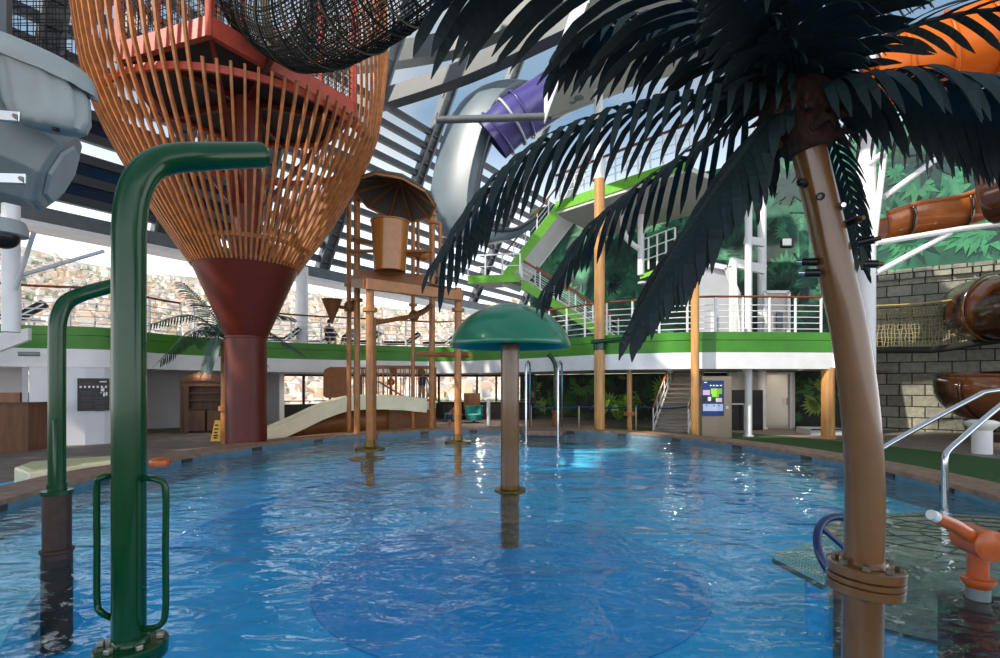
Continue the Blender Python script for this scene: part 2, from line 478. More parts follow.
# ------------------------------------------------------------------ mural wall and stone wall (across the ship)
TM = 28.5
def across(name, pa, pb, t, z0, z1, m, th=.2, kind='structure'):
    A = at_t(pa, t); B = at_t(pb, t)
    a0 = A.dot(un); a1 = B.dot(un)
    b = MB(); b.box(((a0 + a1) / 2, t + th / 2, (z0 + z1) / 2), (abs(a1 - a0), th, z1 - z0))
    return b, a0, a1, t
def fan(b, c, r, rot, ay, nb=9, spread=300):
    for k in range(nb):
        a = rot + R(spread) * (k / (nb - 1) - .5)
        d = V((math.cos(a), 0, math.sin(a))); s = V((-d.z, 0, d.x))
        l = r * (.75 + .25 * random.random()); w = r * .13
        b.add([c, c + d * l * .45 + s * w, c + d * l, c + d * l * .45 - s * w], [(0, 1, 2, 3)])
def mural(name, pa, pb, t, z0, z1, base, leaves, count, rmin, rmax, label):
    b, a0, a1, t = across(name, pa, pb, t, z0, z1, base)
    rr = random.Random(len(name) + count)
    for i in range(count):
        x = rr.uniform(min(a0, a1), max(a0, a1)); z = rr.uniform(z0, z1); r = rr.uniform(rmin, rmax)
        x = min(max(x, min(a0, a1) + r), max(a0, a1) - r); z = min(max(z, z0 + r), z1 - r)
        b.cur = 1 + rr.randrange(len(leaves))
        fan(b, V((x, t - .003 - .0006 * i, z)), r, rr.uniform(0, 6.28), t, rr.choice((7, 9, 11)), rr.choice((120, 200, 300)))
    o = b.build(name, [base] + leaves, smooth=False); o.rotation_euler.z = ANG
    return tag(o, kind='structure')
mural('wall_mural', 530, 870, TM, UZ - .03, 13.0, M_jungle, JL, 150, .5, 1.5, '')
mural('wall_mural_right', 868, 1180, TM - .45, 6.75, 13, M_jungle, JL, 90, .5, 1.6, '')
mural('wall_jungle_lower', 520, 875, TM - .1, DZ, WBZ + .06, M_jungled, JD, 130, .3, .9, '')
b, *_ = across('wall_stone', 868, 1180, TM - .5, DZ, 6.75, M_brick, th=.4)
o = b.build('wall_stone', M_brick, smooth=False); o.rotation_euler.z = ANG; tag(o, kind='structure')
b = MB()
for k in range(30):
    a = at_t(868, TM).dot(un) + k * .62
    b.box((a, TM - .62, 6.55), (.56, .2, .42))
o = b.build('trim_stone_cap', M_brick, smooth=False, bevel=.03); o.rotation_euler.z = ANG; tag(o, kind='structure')

# ------------------------------------------------------------------ railings
def railing(name, label, pts, z0, h=1.27, post=1.25, nrails=5, group=None, rails_r=.018):
    root = thing(name, label, 'railing', zz(pts[0], z0), group)
    pp = resample(pts, post); ps = resample(pts, .5)
    b = MB(); b.tube([zz(p, z0 + h) for p in ps], .04, 8); b.build('handrail', M_handr, root)
    b = MB()
    for k in range(nrails):
        b.tube([zz(p, z0 + .12 + (h - .25) * k / (nrails - .2)) for p in ps], rails_r, 6)
    b.build('rails', M_white, root)
    for p in pp:
        b = MB(); b.bar(zz(p, z0), zz(p, z0 + h), .07, .05); b.build('post', M_white, root, smooth=False)
    return root
f1 = [out(p, .1, 0) for p in FAS]
def between(a, c): return [p for p in f1 if a <= (p.x / p.y * F + 500) <= c]
railing('deck_railing', 'white upper deck railing above the black notice board, left of the slatted tower', between(-60, 190), UZ)
railing('deck_railing', 'white upper deck railing behind the tipping bucket tower with dark loungers behind it', between(190, 480), UZ)
railing('deck_railing', 'white upper deck railing with brown handrail between the mushroom and the palm trunk', between(480, 833), UZ, post=1.0)

# ------------------------------------------------------------------ sliding roof frame
def roof_pt(t, s): return S(-(24.9 - s), t, CAMZ + 6.5 + 1.85 * s)
root = thing('roof_frame', 'grey steel roof frame of sloping rafters and louvre bars', 'roof frame', S(-24.9, 0, CAMZ + 6.5), kind='structure')
ru = V((un.x, un.y, 1.85)).normalized()
for i in range(12):
    s = .3 + i * .38
    b = MB(); b.bar(roof_pt(-45, s), roof_pt(48, s), .24, .34, up=(0, 0, 1)); b.build('purlin', M_roofd, root, smooth=False)
for t in (-7, -2.5, 1.9, 6, 10.5, 14.3, 18.8, 23.3, 27.8, 33, 40):
    b = MB(); top = 8.4 if t > 14 else 4.6
    for dt in (-.3, .3):
        b.bar(roof_pt(t + dt, -.2), roof_pt(t + dt, top), .12, .42, up=uu.cross(ru))
    s = 0
    while s < top:
        b.bar(roof_pt(t - .4, s), roof_pt(t + .4, s), .14, .3, up=ru); s += .55
    b.bar(roof_pt(t, -.2), roof_pt(t, top), .5, .06, up=uu.cross(ru))
    b.build('rafter', M_roofg, root, smooth=False)
b = MB(); b.bar(S(-24.7, -45, CAMZ + 6.15), S(-24.7, 48, CAMZ + 6.15), .5, .7); b.build('gutter', M_roofg, root, smooth=False)
b = MB(); b.bar(S(-24.2, -45, CAMZ + 5.65), S(-24.2, 48, CAMZ + 5.65), 1.2, .18); b.build('gutter_soffit', M_white, root, smooth=False)
b = MB()
for i in range(4):
    s = .3 + i * .38
    for j, t in enumerate((-7, -2.5, 1.9, 6, 10.5)):
        t2 = (-7, -2.5, 1.9, 6, 10.5, 14.3)[j + 1]
        if (i * 3 + j) % 7 == 2: continue
        b.slab([roof_pt(t + .35, s + .05), roof_pt(t2 - .35, s + .05), roof_pt(t2 - .35, s + .33), roof_pt(t + .35, s + .33)], (-.04, 0, .02))
for j in range(6):  # unseen closed panels behind the camera, added to shade the foreground
    t0, t2 = -45 + j * 6.2, -45 + (j + 1) * 6.2
    for i in range(10):
        b.slab([roof_pt(t0 + .02, i * 1.15), roof_pt(t2 - .02, i * 1.15), roof_pt(t2 - .02, i * 1.15 + 1.13), roof_pt(t0 + .02, i * 1.15 + 1.13)], (-.04, 0, .02))
b.build('glazing_and_sun_block', M_navy, root, smooth=False)
# two curved cross beams
def crossbeam(pts, h, name, label, hh):
    path = spline([P(px, py, h * F / (385 - py)) for px, py in pts], 8)
    b = MB(); b.tube(path, 1, 4, rect=(.35, hh), upv=(0, 0, 1))
    return tag(b.build('trim_' + name, M_arch_shaded, smooth=False), kind='structure')
crossbeam([(250, 66), (330, 62), (383, 57), (450, 45), (500, 25), (560, -2), (640, -50)], 17.5, 'roof_arch_upper', '', .55)
crossbeam([(250, 122), (330, 112), (383, 100), (450, 78), (500, 57), (560, 28), (640, -10)], 15, 'roof_arch_lower', '', .4)
b = MB(); b.cyl(P(437, 120, 23), P(552, 116.5, 22), .16, 14)
o = b.build('tie_pole', M_roofg); tag(o, 'grey horizontal steel tie pole between the roof rafter and the lime edged platform', 'pole')

# ------------------------------------------------------------------ slatted tower
K = 1.09; TC = V((-7.65, 15.7, 0))
PROF = [(5.08, 1.32), (6.4, 2.2), (7.4, 2.75), (8.4, 3.25), (9.3, 3.55), (10.5, 3.72), (11.4, 3.8), (12.5, 3.78), (14.5, 3.6)]
def tz(z0): return CAMZ + (z0 - CAMZ) * K
def prof_r(z0):
    for (a, ra), (c, rc) in zip(PROF, PROF[1:]):
        if a <= z0 <= c:
            k = (z0 - a) / (c - a); return (ra + (rc - ra) * k) * K
    return PROF[0][1] * K if z0 < PROF[0][0] else PROF[-1][1] * K
tower = thing('slatted_climbing_tower', 'tall climbing tower with a flaring basket of orange slats on a dark red column', 'tower', zz(TC, DZ))
def tp(ang, r, z): return V((TC.x + r * math.cos(ang), TC.y + r * math.sin(ang), z))
b = MB(); zc = tz(3.18)
b.lathe([(.65, DZ), (.65, .06), (.58, .1), (.57, .14), (.57, zc - .06), (.6, zc - .05), (.6, zc)], TC, 40); b.build('column', M_red, tower)
b = MB(); b.lathe([(.58, zc), (1.34 * K, tz(5.08)), (1.38 * K, tz(5.08) + .02), (1.38 * K, tz(5.08) + .1), (.5, tz(5.08) + .12)], TC, 48); b.build('cone', M_red, tower)
b = MB(); b.lathe([(.42, tz(5.3)), (.42, tz(9.7))], TC, 24); b.build('inner_column', M_red, tower)
b = MB(); ns = 78
for k in range(ns):
    a = 2 * PI * k / ns
    ad = (math.degrees(a) + 180) % 360 - 180
    top = 8.85 if -80 <= ad <= 9 else 14.4
    pts = []
    z = 5.07
    while z < top + .01:
        pts.append(tp(a, prof_r(z), tz(z))); z += (top - 5.07) / (10 if top < 10 else 18)
    b.tube(pts, 1, 4, rect=(.03, .05), upv=(-math.cos(a), -math.sin(a), 0.01))
b.build('slat_cage', M_slat, tower, smooth=False)
def hoop(z0, r, hw, hh, m, name):
    b = MB(); n = 64
    b.tube([tp(2 * PI * k / n, r, tz(z0)) for k in range(n)], 1, 4, closed=True, rect=(hw, hh), upv=(0, 0, 1)); b.build(name, m, tower, smooth=False)
hoop(5.6, prof_r(5.6) - .05, .03, .06, M_slat, 'hoop')
hoop(8.7, prof_r(8.7) - .11, .04, .09, M_redb, 'hoop')
hoop(13, prof_r(13) - .1, .03, .07, M_slat, 'hoop')
PA = [-79, -19 + 33, 66, 118, 170, 221]
PV = [tp(R(a), 2.86 * K, 0) for a in PA]
b = MB(); b.prism([zz(p * 1, 0) for p in PV], tz(9.72), tz(9.8)); b.build('platform_plate', M_dark, tower, smooth=False)
for i in range(6):
    a, c = PV[i], PV[(i + 1) % 6]
    b = MB(); b.bar(zz(a, tz(9.83)), zz(c, tz(9.83)), .16, .48); b.build('platform_beam', M_redb, tower, smooth=False)
    b = MB(); b.bar(zz(a, tz(9.6)), zz(a, tz(14.5)), .16, .16); b.build('platform_post', M_redb, tower, smooth=False)
    b = MB(); b.bar(zz(a * .96 + TC * .04, tz(9.65)), zz(a * .14 + TC * .86, tz(6.8)), .1, .1); b.build('strut', M_red, tower, smooth=False)
    b = MB(); z0, z1 = tz(10.1), tz(14.2); nl = int((c - a).length / .17)
    for k in range(1, nl):
        p = a.lerp(c, k / nl); b.bar(zz(p, z0), zz(p, z1), .014, .014)
    z = z0
    while z < z1:
        b.bar(zz(a, z), zz(c, z), .014, .014); z += .17
    b.build('mesh_panel', M_net, tower, smooth=False)
b = MB()
for k in range(5):
    b.bar(tp(R(20 + 72 * k), .2, tz(9.66)), tp(R(20 + 72 * k), 2.6 * K, tz(9.66)), .12, .2)
b.build('platform_joists', M_red, tower, smooth=False)

# net tunnel from the tower
path = spline([P(262, 0, 13.6), P(300, 22, 12.4), P(345, 5, 11.2), (P(400, -35, 10.2)), P(470, -95, 9.4)], 10)
path = resample(path, .13)
nt_ = thing('net_tunnel', 'black rope net tunnel hanging from the slatted tower platform', 'net tunnel', path[0])
def tframes(path):
    fr = []
    for i in range(len(path)):
        t = (path[min(i + 1, len(path) - 1)] - path[max(i - 1, 0)]).normalized()
        sd = t.cross(V((0, 0, 1))).normalized(); fr.append((t, sd, sd.cross(t)))
    return fr
fr = tframes(path); b = MB(); rad = 1.03
for k in range(26):
    a = 2 * PI * k / 26
    b.tube([p + (f[1] * math.cos(a) + f[2] * math.sin(a)) * rad for p, f in zip(path, fr)], .014, 4)
for i, (p, f) in enumerate(zip(path, fr)):
    b.tube([p + (f[1] * math.cos(2 * PI * k / 24) + f[2] * math.sin(2 * PI * k / 24)) * rad for k in range(24)], .012 if i % 6 else .03, 4, closed=True)
b.build('net', M_net, nt_)
b = MB()
for k in range(40):
    a = PI * (1.06 + .88 * k / 39)
    b.tube([p + (f[1] * math.cos(a) + f[2] * math.sin(a)) * (rad * .985) for p, f in zip(path, fr)], .017, 4)
b.build('woven_floor', M_net, nt_)
b = MB()
for i in range(0, len(path), 9):
    p, f = path[i], fr[i]
    b.tube([p + (f[1] * math.cos(a) + f[2] * math.sin(a)) * (rad * 1.03) for a in [PI * (.95 + 1.1 * k / 16) for k in range(17)]], .02, 5)
b.build('rope', M_netrope, nt_)
b = MB(); b.bar(P(262, -10, 12.0), P(272, 46, 12.0), .18, .06); b.build('strap', M_netrope, nt_, smooth=False)

# net cage top left
cage = thing('net_cage', 'dark climbing net cage above the grey housings, left of the slatted tower', 'net', P(0, 60, 13))
b = MB(); x0, x1 = -70, 72
for k in range(23):
    px = x0 + (x1 - x0) * k / 22
    b.tube([P(px, -60, 13 + .02 * k), P(px, 66 if px > 5 else 110, 13 + .02 * k)], .013, 4)
for k in range(30):
    y = -60 + k * 6
    b.tube([P(x0, y, 13), P(x1, y + 2, 13.5)], .013, 4)
b.build('net', M_net, cage)
b = MB()
for k in range(16):
    px = x0 + (x1 - x0) * k / 15
    b.tube([P(px, -60, 14.2), P(px + 4, 60 if px > 5 else 110, 14.2)], .014, 4)
for k in range(20):
    y = -60 + k * 8.5
    b.tube([P(x0, y, 14.2), P(x1, y - 3, 14.4)], .014, 4)
b.build('rear_net', M_net, cage)
b = MB(); b.bar(P(5, -60, 13), P(5, 120, 13), .22, .16); b.build('post', M_roofg, cage, smooth=False)

# ------------------------------------------------------------------ grey housings, mast on the left
def tub():
    root = thing('tub_housing', 'pale grey moulded tub shaped housing with a curled rim, uppermost on the left', 'housing', P(50, 120, 5))
    d = 5.0; b = MB(); rings = []
    spec = [  # centre px,py, semi width px, tilt deg, depth semi m
        (57, 128, 30, 13, .25), (56, 124, 37, 14, .31), (55, 112, 41, 15, .34), (52, 92, 43.5, 20, .37), (49, 80, 45, 25, .39),
        (48, 80, 57, 27, .5), (47.5, 73, 58, 29, .51), (47, 62, 55, 29, .47), (47, 58, 48, 28, .42)]
    for (cx, cy, sw, tl, dp) in spec:
        c = P(cx - 7, cy + (1 if cy > 100 else -5), d); rw = sw * .96 / F * d; dp *= .5; tl *= .8; r_ = []
        for k in range(48):
            a = 2 * PI * k / 48
            lob = 1 + (.06 * math.cos(10 * a) if 79 < cy < 120 else 0)
            x = rw * lob * math.copysign(abs(math.cos(a)) ** .8, math.cos(a)); y = dp * lob * math.copysign(abs(math.sin(a)) ** .8, math.sin(a))
            r_.append(c + V((x * math.cos(R(tl)), y, -x * math.sin(R(tl)) )))
        rings.append(r_)
    b.loft(rings[:5]); b.build('tub', M_horn, root, ang=50)
    b = MB(); b.loft(rings[4:]); b.build('rim', M_horn, root, ang=60)
    b = MB(); b.lathe([(.03, 0), (.03, -.02), (.0001, -.02)], P(56, 128.5, d - .06), 12); b.build('drain_hole', M_black, root)
tub()
def horn():
    root = thing('horn_housing', 'grey angular horn housing with eight sides below the tub shaped housing', 'housing', P(60, 170, 5.6))
    d = 5.6; b = MB(); rings = []
    A = P(-70, 108, 5.2); B = P(58, 172, 5.7)
    ax = (B - A).normalized(); sd, up = frame_of(ax)
    for t, r in ((0, .72), (.55, .62), (.93, .5), (1, .49), (1.02, .43)):
        c = A.lerp(B, t)
        rings.append([c + (sd * math.cos(R(22.5 + 45 * k)) + up * math.sin(R(22.5 + 45 * k))) * r for k in range(8)])
    b.loft(rings); b.build('horn_body', M_horn2, root, smooth=False, bevel=.015)
    c = A.lerp(B, 1.025); b = MB()
    b.loft([[c + (sd * math.cos(R(22.5 + 45 * k)) + up * math.sin(R(22.5 + 45 * k))) * r + ax * e_ for k in range(8)] for r, e_ in ((.34, 0), (.32, .03))])
    b.build('front_grille', M_horn, root, smooth=False)
    pass
    for (x0, y0, x1, y1) in ((-6, 115, 20, 117), (-6, 178, 26, 179)):
        b = MB(); b.bar(P(x0, y0, 4.6), P(x1, y1, 4.6), .03, .1, up=(0, 0, 1)); b.build('mounting_plate', M_steel, root, smooth=False, bevel=.01)
        b = MB(); b.cyl(P(x1 - 5, (y0 + y1) / 2, 4.6), P(x1 - 5, (y0 + y1) / 2, 4.55), .022, 6); b.build('bolt', M_steel, root)
horn()
m_ = thing('camera_mast', 'white mast at the far left carrying a domed camera', 'mast', P(10, 330, 12))
b = MB(); b.cyl(P(11, 332, 12), P(11, 205, 12), .17, 20); b.build('mast', M_white, m_)
b = MB(); b.cyl(P(22, 275, 11.9), P(104, 251, 13), .045, 10); b.cyl(P(15, 290, 11.8), P(34, 232, 11.7), .045, 10); b.build('strut', M_wallg, m_)
b = MB(); b.lathe([(.05, .34), (.34, .3), (.4, .15), (.4, 0), (.34, -.02)], P(4, 235, 11), 28); b.build('dome_housing', M_horn, m_)
b = MB(); b.ball(P(4, 236, 11), .27, 20, 12); b.build('camera_dome', M_black, m_)

# ------------------------------------------------------------------ green spray poles
gp = thing('spray_pole', 'thick glossy green bent spray pole with two grab handles in the water', 'spray pole', P(129, 650, 3.63))
d = 3.63; r = .104; b = MB()
path = [P(129, 660, d), P(129, 400, d), P(129, 255, d), P(129.5, 225, d), P(132.5, 200, d + .01), P(141, 178, d + .04), P(156, 164, d + .12), P(178, 158, d + .22), P(205, 156.5, d + .36), P(258, 155, d + .75)]
pp = path[:2] + spline(path[1:], 6)[1:]
b.tube(pp, r, 32); b.build('bent_pipe', M_green, gp)
e = (pp[-1] - pp[-2]).normalized(); b = MB(); b.tube([pp[-1], pp[-1] + e * .03, pp[-1] + e * .045], [r * 1.02, r * .98, r * .8], 32); b.build('end_cap', M_green, gp)
for pts in ([(114, 475), (101, 478), (97, 487), (97, 545), (97, 600), (101, 612), (114, 619)], [(145, 478), (158, 480), (165.5, 490), (165.5, 550), (165.5, 610), (160, 625), (145, 629)]):
    b = MB(); b.tube(spline([P(x, y, d - .06 + (.06 if 112 < x < 146 else 0)) for x, y in pts], 5), .021, 12); b.build('grab_handle', M_green, gp)
b = MB(); bc = P(131, 650, d); b.lathe([(.16, -.05), (.22, -.05), (.225, .0), (.225, .045), (.215, .055), (.12, .06), (.115, .09), (.105, .1)], zz(bc, 0), 40); b.build('base_flange', M_green, gp)
for k in range(6):
    a = R(20 + 60 * k); q = zz(bc, .075) + V((math.cos(a), math.sin(a), 0)) * .175
    b = MB(); b.box(q, (.042, .04, .034), a); b.build('bolt', M_brushed, gp, smooth=False, bevel=.006)
b = MB(); b.cyl(zz(bc, -1.0), zz(bc, -.04), .16, 28); b.build('underwater_stub', M_sleeve, gp)

gp2 = thing('spray_pole', 'thinner green bent spray pole on a dark brown sleeve behind the thick green pole', 'spray pole', P(57, 558, 5.56))
d = 5.56; b = MB(); path = [P(57, 492, d), P(57, 345, d), P(58, 322, d), P(65, 304, d + .05), P(80, 295, d + .15), P(104, 288, d + .35), P(126, 283, d + .5)]
b.tube(path[:1] + spline(path[1:], 6), [.078] * (1 + len(spline(path[1:], 6))), 24); b.build('bent_pipe', M_green, gp2)
b = MB(); c = zz(P(57, 490, d), 0); zt = P(57, 494, d).z
b.lathe([(.135, -.95), (.135, .06), (.15, .07), (.15, .1), (.125, .11), (.125, zt), (.08, zt)], c, 28); b.build('sleeve', M_sleeve, gp2)
b = MB(); b.lathe([(.145, zt), (.145, zt + .045), (.088, zt + .05), (.088, zt + .12), (.078, zt + .12)], c, 28); b.build('flange', M_green, gp2)
b = MB(); b.tube([P(55, 420, d - .12), P(55, 424, d - .14), P(55, 486, d - .14)], .018, 10); b.build('feed_pipe', M_green, gp2)

# ------------------------------------------------------------------ mushroom
d = 9.16; mc = V(((510 - 500) / F * d, d, 0))
mu = thing('mushroom_fountain', 'green mushroom fountain with a tan stalk standing in mid pool', 'fountain', mc)
b = MB(); b.lathe([(.165, -1.0), (.165, .3), (.16, 2.75)], mc, 32); b.build('stalk', M_trunk, mu)
prof = [(.0001, 3.27), (.18, 3.262), (.36, 3.225), (.56, 3.15), (.74, 3.04), (.9, 2.88), (1.0, 2.73), (1.05, 2.6), (1.06, 2.54), (1.045, 2.515), (1.0, 2.53), (.9, 2.66), (.6, 2.86), (.17, 2.95)]
b = MB(); b.lathe(prof[::-1], mc, 64); b.build('cap', M_greencap, mu, ang=60)
b = MB(); b.lathe([(.26, -.04), (.28, -.02), (.28, .02), (.17, .03), (.17, .1)], mc, 28); b.build('base_ring', M_brass, mu)

# ------------------------------------------------------------------ palm
palm = thing('metal_palm', 'tall artificial palm with tan pipe trunk and dark teal fronds on the right', 'palm', V((.7 * 2.9, 2.9, 0)))
d = 2.9
tr = [(862, 712, d), (863, 600, d), (864.5, 520, d), (864, 465, d), (859, 400, d), (850, 335, d), (838, 280, d), (827, 228, d), (814, 172, d), (803, 125, d), (800, 100, d)]
tp_ = spline([P(*q) for q in tr], 6)
rr_ = [.1 - .014 * min(1, i / len(tp_) * 1.2) for i in range(len(tp_))]
b = MB(); b.tube([zz(tp_[0], -1.0)] + tp_, [.1] + rr_, 32); b.build('trunk', M_trunk, palm)
fc = P(865, 580, d); Mt = Matrix.Rotation(R(4), 3, 'Y')
b = MB()
for z0, hh in ((-.06, .05), (-.004, .03), (.034, .052)):
    b.lathe([(.1, z0), (.182, z0), (.186, z0 + .003), (.186, z0 + hh - .003), (.182, z0 + hh), (.1, z0 + hh)], fc, 48, Mt)
b.lathe([(.103, .085), (.115, .089), (.1, .12)], fc, 32, Mt)
b.build('flange', M_trunk, palm)
for k in range(8):
    a = R(10 + 45 * k); q = fc + Mt @ V((math.cos(a) * .147, math.sin(a) * .147, .1))
    b = MB(); b.lathe([(.02, -.175), (.022, -.165), (.022, -.155), (.011, -.155), (.011, -.012), (.021, -.012), (.021, .014), (.0001, .018)], q, 6, Mt)
    b.build('bolt', mat('zinc_bolt', '#6f685e', .4, metal=.8), palm, smooth=False)
# nozzles
for (x, y, dx, dy, dd) in ((806, 184, -9, -3, -.1), (822, 196, -4, 1, -.16), (838, 208, 7, -4, -.14), (848, 224, 12, -5, -.1), (858, 243, 14, -3, -.06), (862, 264, 14, 0, -.03), (818, 262, -13, 0, .02), (820, 273, -12, 0, .0)):
    p0 = P(x, y, d - .02); p1 = P(x + dx, y + dy, d + dd)
    e = (p1 - p0).normalized(); n_ = thing if False else None
    b = MB(); b.cyl(p0, p0 + e * .075, .022, 10); b.build('nozzle', M_black, palm)
    b = MB(); b.cyl(p0 + e * .07, p0 + e * .105, .012, 10); b.build('nozzle_tip', M_steel if x < 845 else M_brass, palm)
# fibrous crown
b = MB(); c = P(800, 110, d)
prof = [(.11, -.24), (.14, -.2), (.15, -.12), (.18, -.05), (.19, .06), (.16, .14), (.08, .2), (.0001, .21)]
b.lathe(prof, c, 28, Matrix.Rotation(R(-12), 3, 'Y')); 
for k in range(60):
    a = random.uniform(0, 2 * PI); q = c + V((math.cos(a) * .13, math.sin(a) * .13, random.uniform(-.2, .1)))
    e = V((math.cos(a), math.sin(a), random.uniform(-.9, .2))).normalized()
    l = random.uniform(.06, .16); s_, u_ = frame_of(e)
    b.tube([q, q + e * l * .6, q + e * l + V((0, 0, -.03))], [.03, .02, .003], 5)
b.build('fibre_boss', M_fibre, palm)

def frond(parent, pts, n, L, w, droop, m, fwd=.45, sideamp=1.0, jitter=.12, sides=(-1, 1), rib=.016, solid=.004, lprof=None, rs=None):
    rg = rs or random
    path = resample(spline(pts, 10), .02) if isinstance(pts[0], V) else pts
    b = MB()
    b.tube(path[::3] + [path[-1]], [rib * (1 - .75 * i / (len(path[::3]))) for i in range(len(path[::3]) + 1)], 6)
    NN = len(path)
    for side in sides:
        for k in range(n):
            t = .05 + .95 * (k + .5 * (side > 0)) / n
            i = min(NN - 2, int(t * (NN - 1)))
            p = path[i]; T = (path[min(NN - 1, i + 2)] - path[max(0, i - 2)]).normalized()
            sd = T.cross(V((0, 0, 1)))
            sd = sd.normalized() if sd.length > .15 else V((1, 0, 0))
            ll = L * (lprof(t) if lprof else (.55 + .6 * math.sin(PI * min(1, t * .85 + .1)))) * rg.uniform(1 - jitter, 1 + jitter)
            fw = fwd + t * .5
            dr = (sd * side * sideamp + T * fw + V((0, 0, .12))).normalized()
            q = p.copy(); seg = 9; A = []; B = []
            wd0 = T
            for j in range(seg + 1):
                s = j / seg
                g = droop * (s ** .7) * rg.uniform(.9, 1.1)
                dd = (dr * (1 - min(.92, g)) + V((0, 0, -1)) * g + T * .18 * s).normalized()
                wd = (wd0 - dd * wd0.dot(dd))
                wd = wd.normalized() if wd.length > .05 else V((1, 0, 0))
                ww = w * (.6 + .4 * math.sin(PI * min(.5, s * 2.2))) * (1 if s < .7 else max(.08, math.cos((s - .7) / .3 * PI / 2)))
                A.append(q + wd * ww / 2); B.append(q - wd * ww / 2)
                q = q + dd * (ll / seg)
            b.strip(A, B)
    return b.build('frond', m, parent, solid=solid, smooth=False)
c0 = P(800, 98, d)
def FP_(*pts): return [c0] + [P(*q) for q in pts]
frond(palm, FP_((760, 92, 2.85), (700, 96, 2.8), (625, 112, 2.75), (550, 142, 2.75), (490, 190, 2.8), (440, 262, 2.9)), 28, 0.48, 0.036, .93, M_leaf)          # long left
frond(palm, FP_((760, 55, 2.7), (700, 8, 2.5), (620, -30, 2.35), (540, -38, 2.25), (450, -15, 2.2)), 19, .6, .05, .74, M_leaf, fwd=.75, jitter=.2)                            # upper left, out of frame
frond(palm, FP_((760, 70, 2.9), (715, 40, 3.0), (665, 26, 3.05), (612, 28, 3.1), (566, 50, 3.1)), 25, 0.50, 0.043, .85, M_leaf, fwd=.6)                           # mid left
frond(palm, FP_((765, 125, 2.85), (735, 165, 2.75), (700, 215, 2.68), (668, 262, 2.62), (636, 318, 2.6)), 39, 0.44, 0.048, .8, M_leaf, fwd=.9, rib=.03)                # low left
frond(palm, FP_((760, 112, 3.2), (700, 150, 3.5), (640, 190, 3.75), (590, 230, 3.9), (545, 290, 4.0)), 23, 0.44, 0.043, .9, M_leaf)                           # behind left
frond(palm, FP_((845, 86, 2.75), (890, 80, 2.65), (945, 84, 2.55), (1000, 98, 2.5), (1060, 130, 2.5)), 27, 0.56, 0.042, .95, M_leaf)                         # right
frond(palm, FP_((835, 70, 2.75), (880, 40, 2.65), (940, 18, 2.6), (1010, 10, 2.55), (1080, 30, 2.5)), 11, 0.40, 0.036, .5, M_leaf, fwd=1.2)                     # up right
frond(palm, FP_((820, 40, 2.6), (850, -10, 2.4), (900, -50, 2.2), (960, -60, 2.1)), 19, 0.44, 0.050, .6, M_leaf, fwd=.6)
frond(palm, FP_((795, 50, 2.6), (780, 0, 2.35), (760, -50, 2.1)), 21, 0.42, 0.050, .7, M_leaf, fwd=.4)
frond(palm, FP_((840, 95, 3.2), (900, 110, 3.6), (960, 128, 3.9), (1020, 165, 4.1)), 21, 0.42, 0.043, .9, M_leaf)                           # right behind
frond(palm, FP_((822, 120, 3.1), (842, 165, 3.25), (855, 215, 3.3), (862, 270, 3.32)), 21, 0.21, 0.029, .6, M_leaf, fwd=1.2)                                   # right of the trunk
frond(palm, FP_((782, 120, 3.2), (765, 150, 3.35), (755, 195, 3.4)), 14, 0.31, 0.036, .9, M_leaf)
frond(palm, FP_((810, 60, 3.1), (830, 20, 3.4), (850, 0, 3.7), (900, 0, 4.0)), 19, 0.44, 0.050, .8, M_leaf)
frond(palm, FP_((790, 55, 3.1), (740, 15, 3.4), (690, 10, 3.7), (640, 40, 4.0)), 21, 0.47, 0.050, .85, M_leaf)

# far palm by the slatted tower
fpx = plan(225, 17.2)
fp = thing('metal_palm', 'small grey green artificial palm half hidden behind the dark red column', 'palm', zz(fpx, DZ))
b = MB(); zt = 1.85 + 45 / F * 17.2; b.lathe([(.13, DZ), (.13, zt)], fpx, 16); b.lathe([(.2, 1.0), (.2, 1.15)], fpx, 16); b.build('trunk', M_tan, fp)
cc = zz(fpx, zt + .05)
for (x, y, dd) in ((160, 362, 17.2), (150, 325, 17.5), (183, 283, 17.6), (205, 372, 16.6), (300, 352, 17.4), (292, 318, 17.8), (240, 300, 18), (195, 345, 18.4), (265, 362, 17.9)):
    q = P(x, y, dd); mid = cc.lerp(q, .5) + V((0, 0, .55 if y > 300 else .2))
    frond(fp, [cc, cc.lerp(mid, .5) + V((0, 0, .15)), mid, q], 26, .55, .045, .6, M_leafb, solid=0, rib=.025)

# ------------------------------------------------------------------ tipping bucket tower
bt = thing('tipping_bucket_tower', 'ochre pipe tower carrying a big tipping bucket under a dark umbrella roof', 'tower', plan(370, 14.8, 0))
def post(name, px, d, z0, z1, r, m=M_tan, parent=bt, collars=()):
    c = plan(px, d); b = MB(); b.cyl(zz(c, z0), zz(c, z1), r, 18)
    for z in collars: b.lathe([(r, z - .05), (r + .09, z - .05), (r + .09, z + .05), (r, z + .05)], c, 18)
    b.build(name, m, parent); return c
def ph(py, d): return CAMZ + (385 - py) / F * d
FPB = plan(370, 14.8); FPR = plan(458, 16.6)
for px, d_ in ((370, 14.8), (458, 16.6)):
    post('post', px, d_, -1, ph(288, d_), .115, M_tan, bt, (ph(310, d_),))
    b = MB(); b.lathe([(.42, 0.0), (.42, .06), (.16, .1), (.12, .3), (.115, .3)], plan(px, d_), 24); b.build('base_plate', M_brass, bt)
post('post', 357, 18.2, DZ, ph(190, 18.2), .11, M_tan, bt, (ph(300, 18.2), ph(200, 18.2)))
post('post', 432, 20.6, DZ, ph(200, 20.6), .12, M_tan, bt, (ph(215, 20.6),))
post('post', 349, 19.5, DZ, ph(205, 19.5), .09, M_tan, bt, (ph(310, 19.5), ph(285, 19.5)))
post('post', 413, 20.7, DZ, ph(215, 20.7), .08, M_tan, bt, (ph(305, 20.7),))
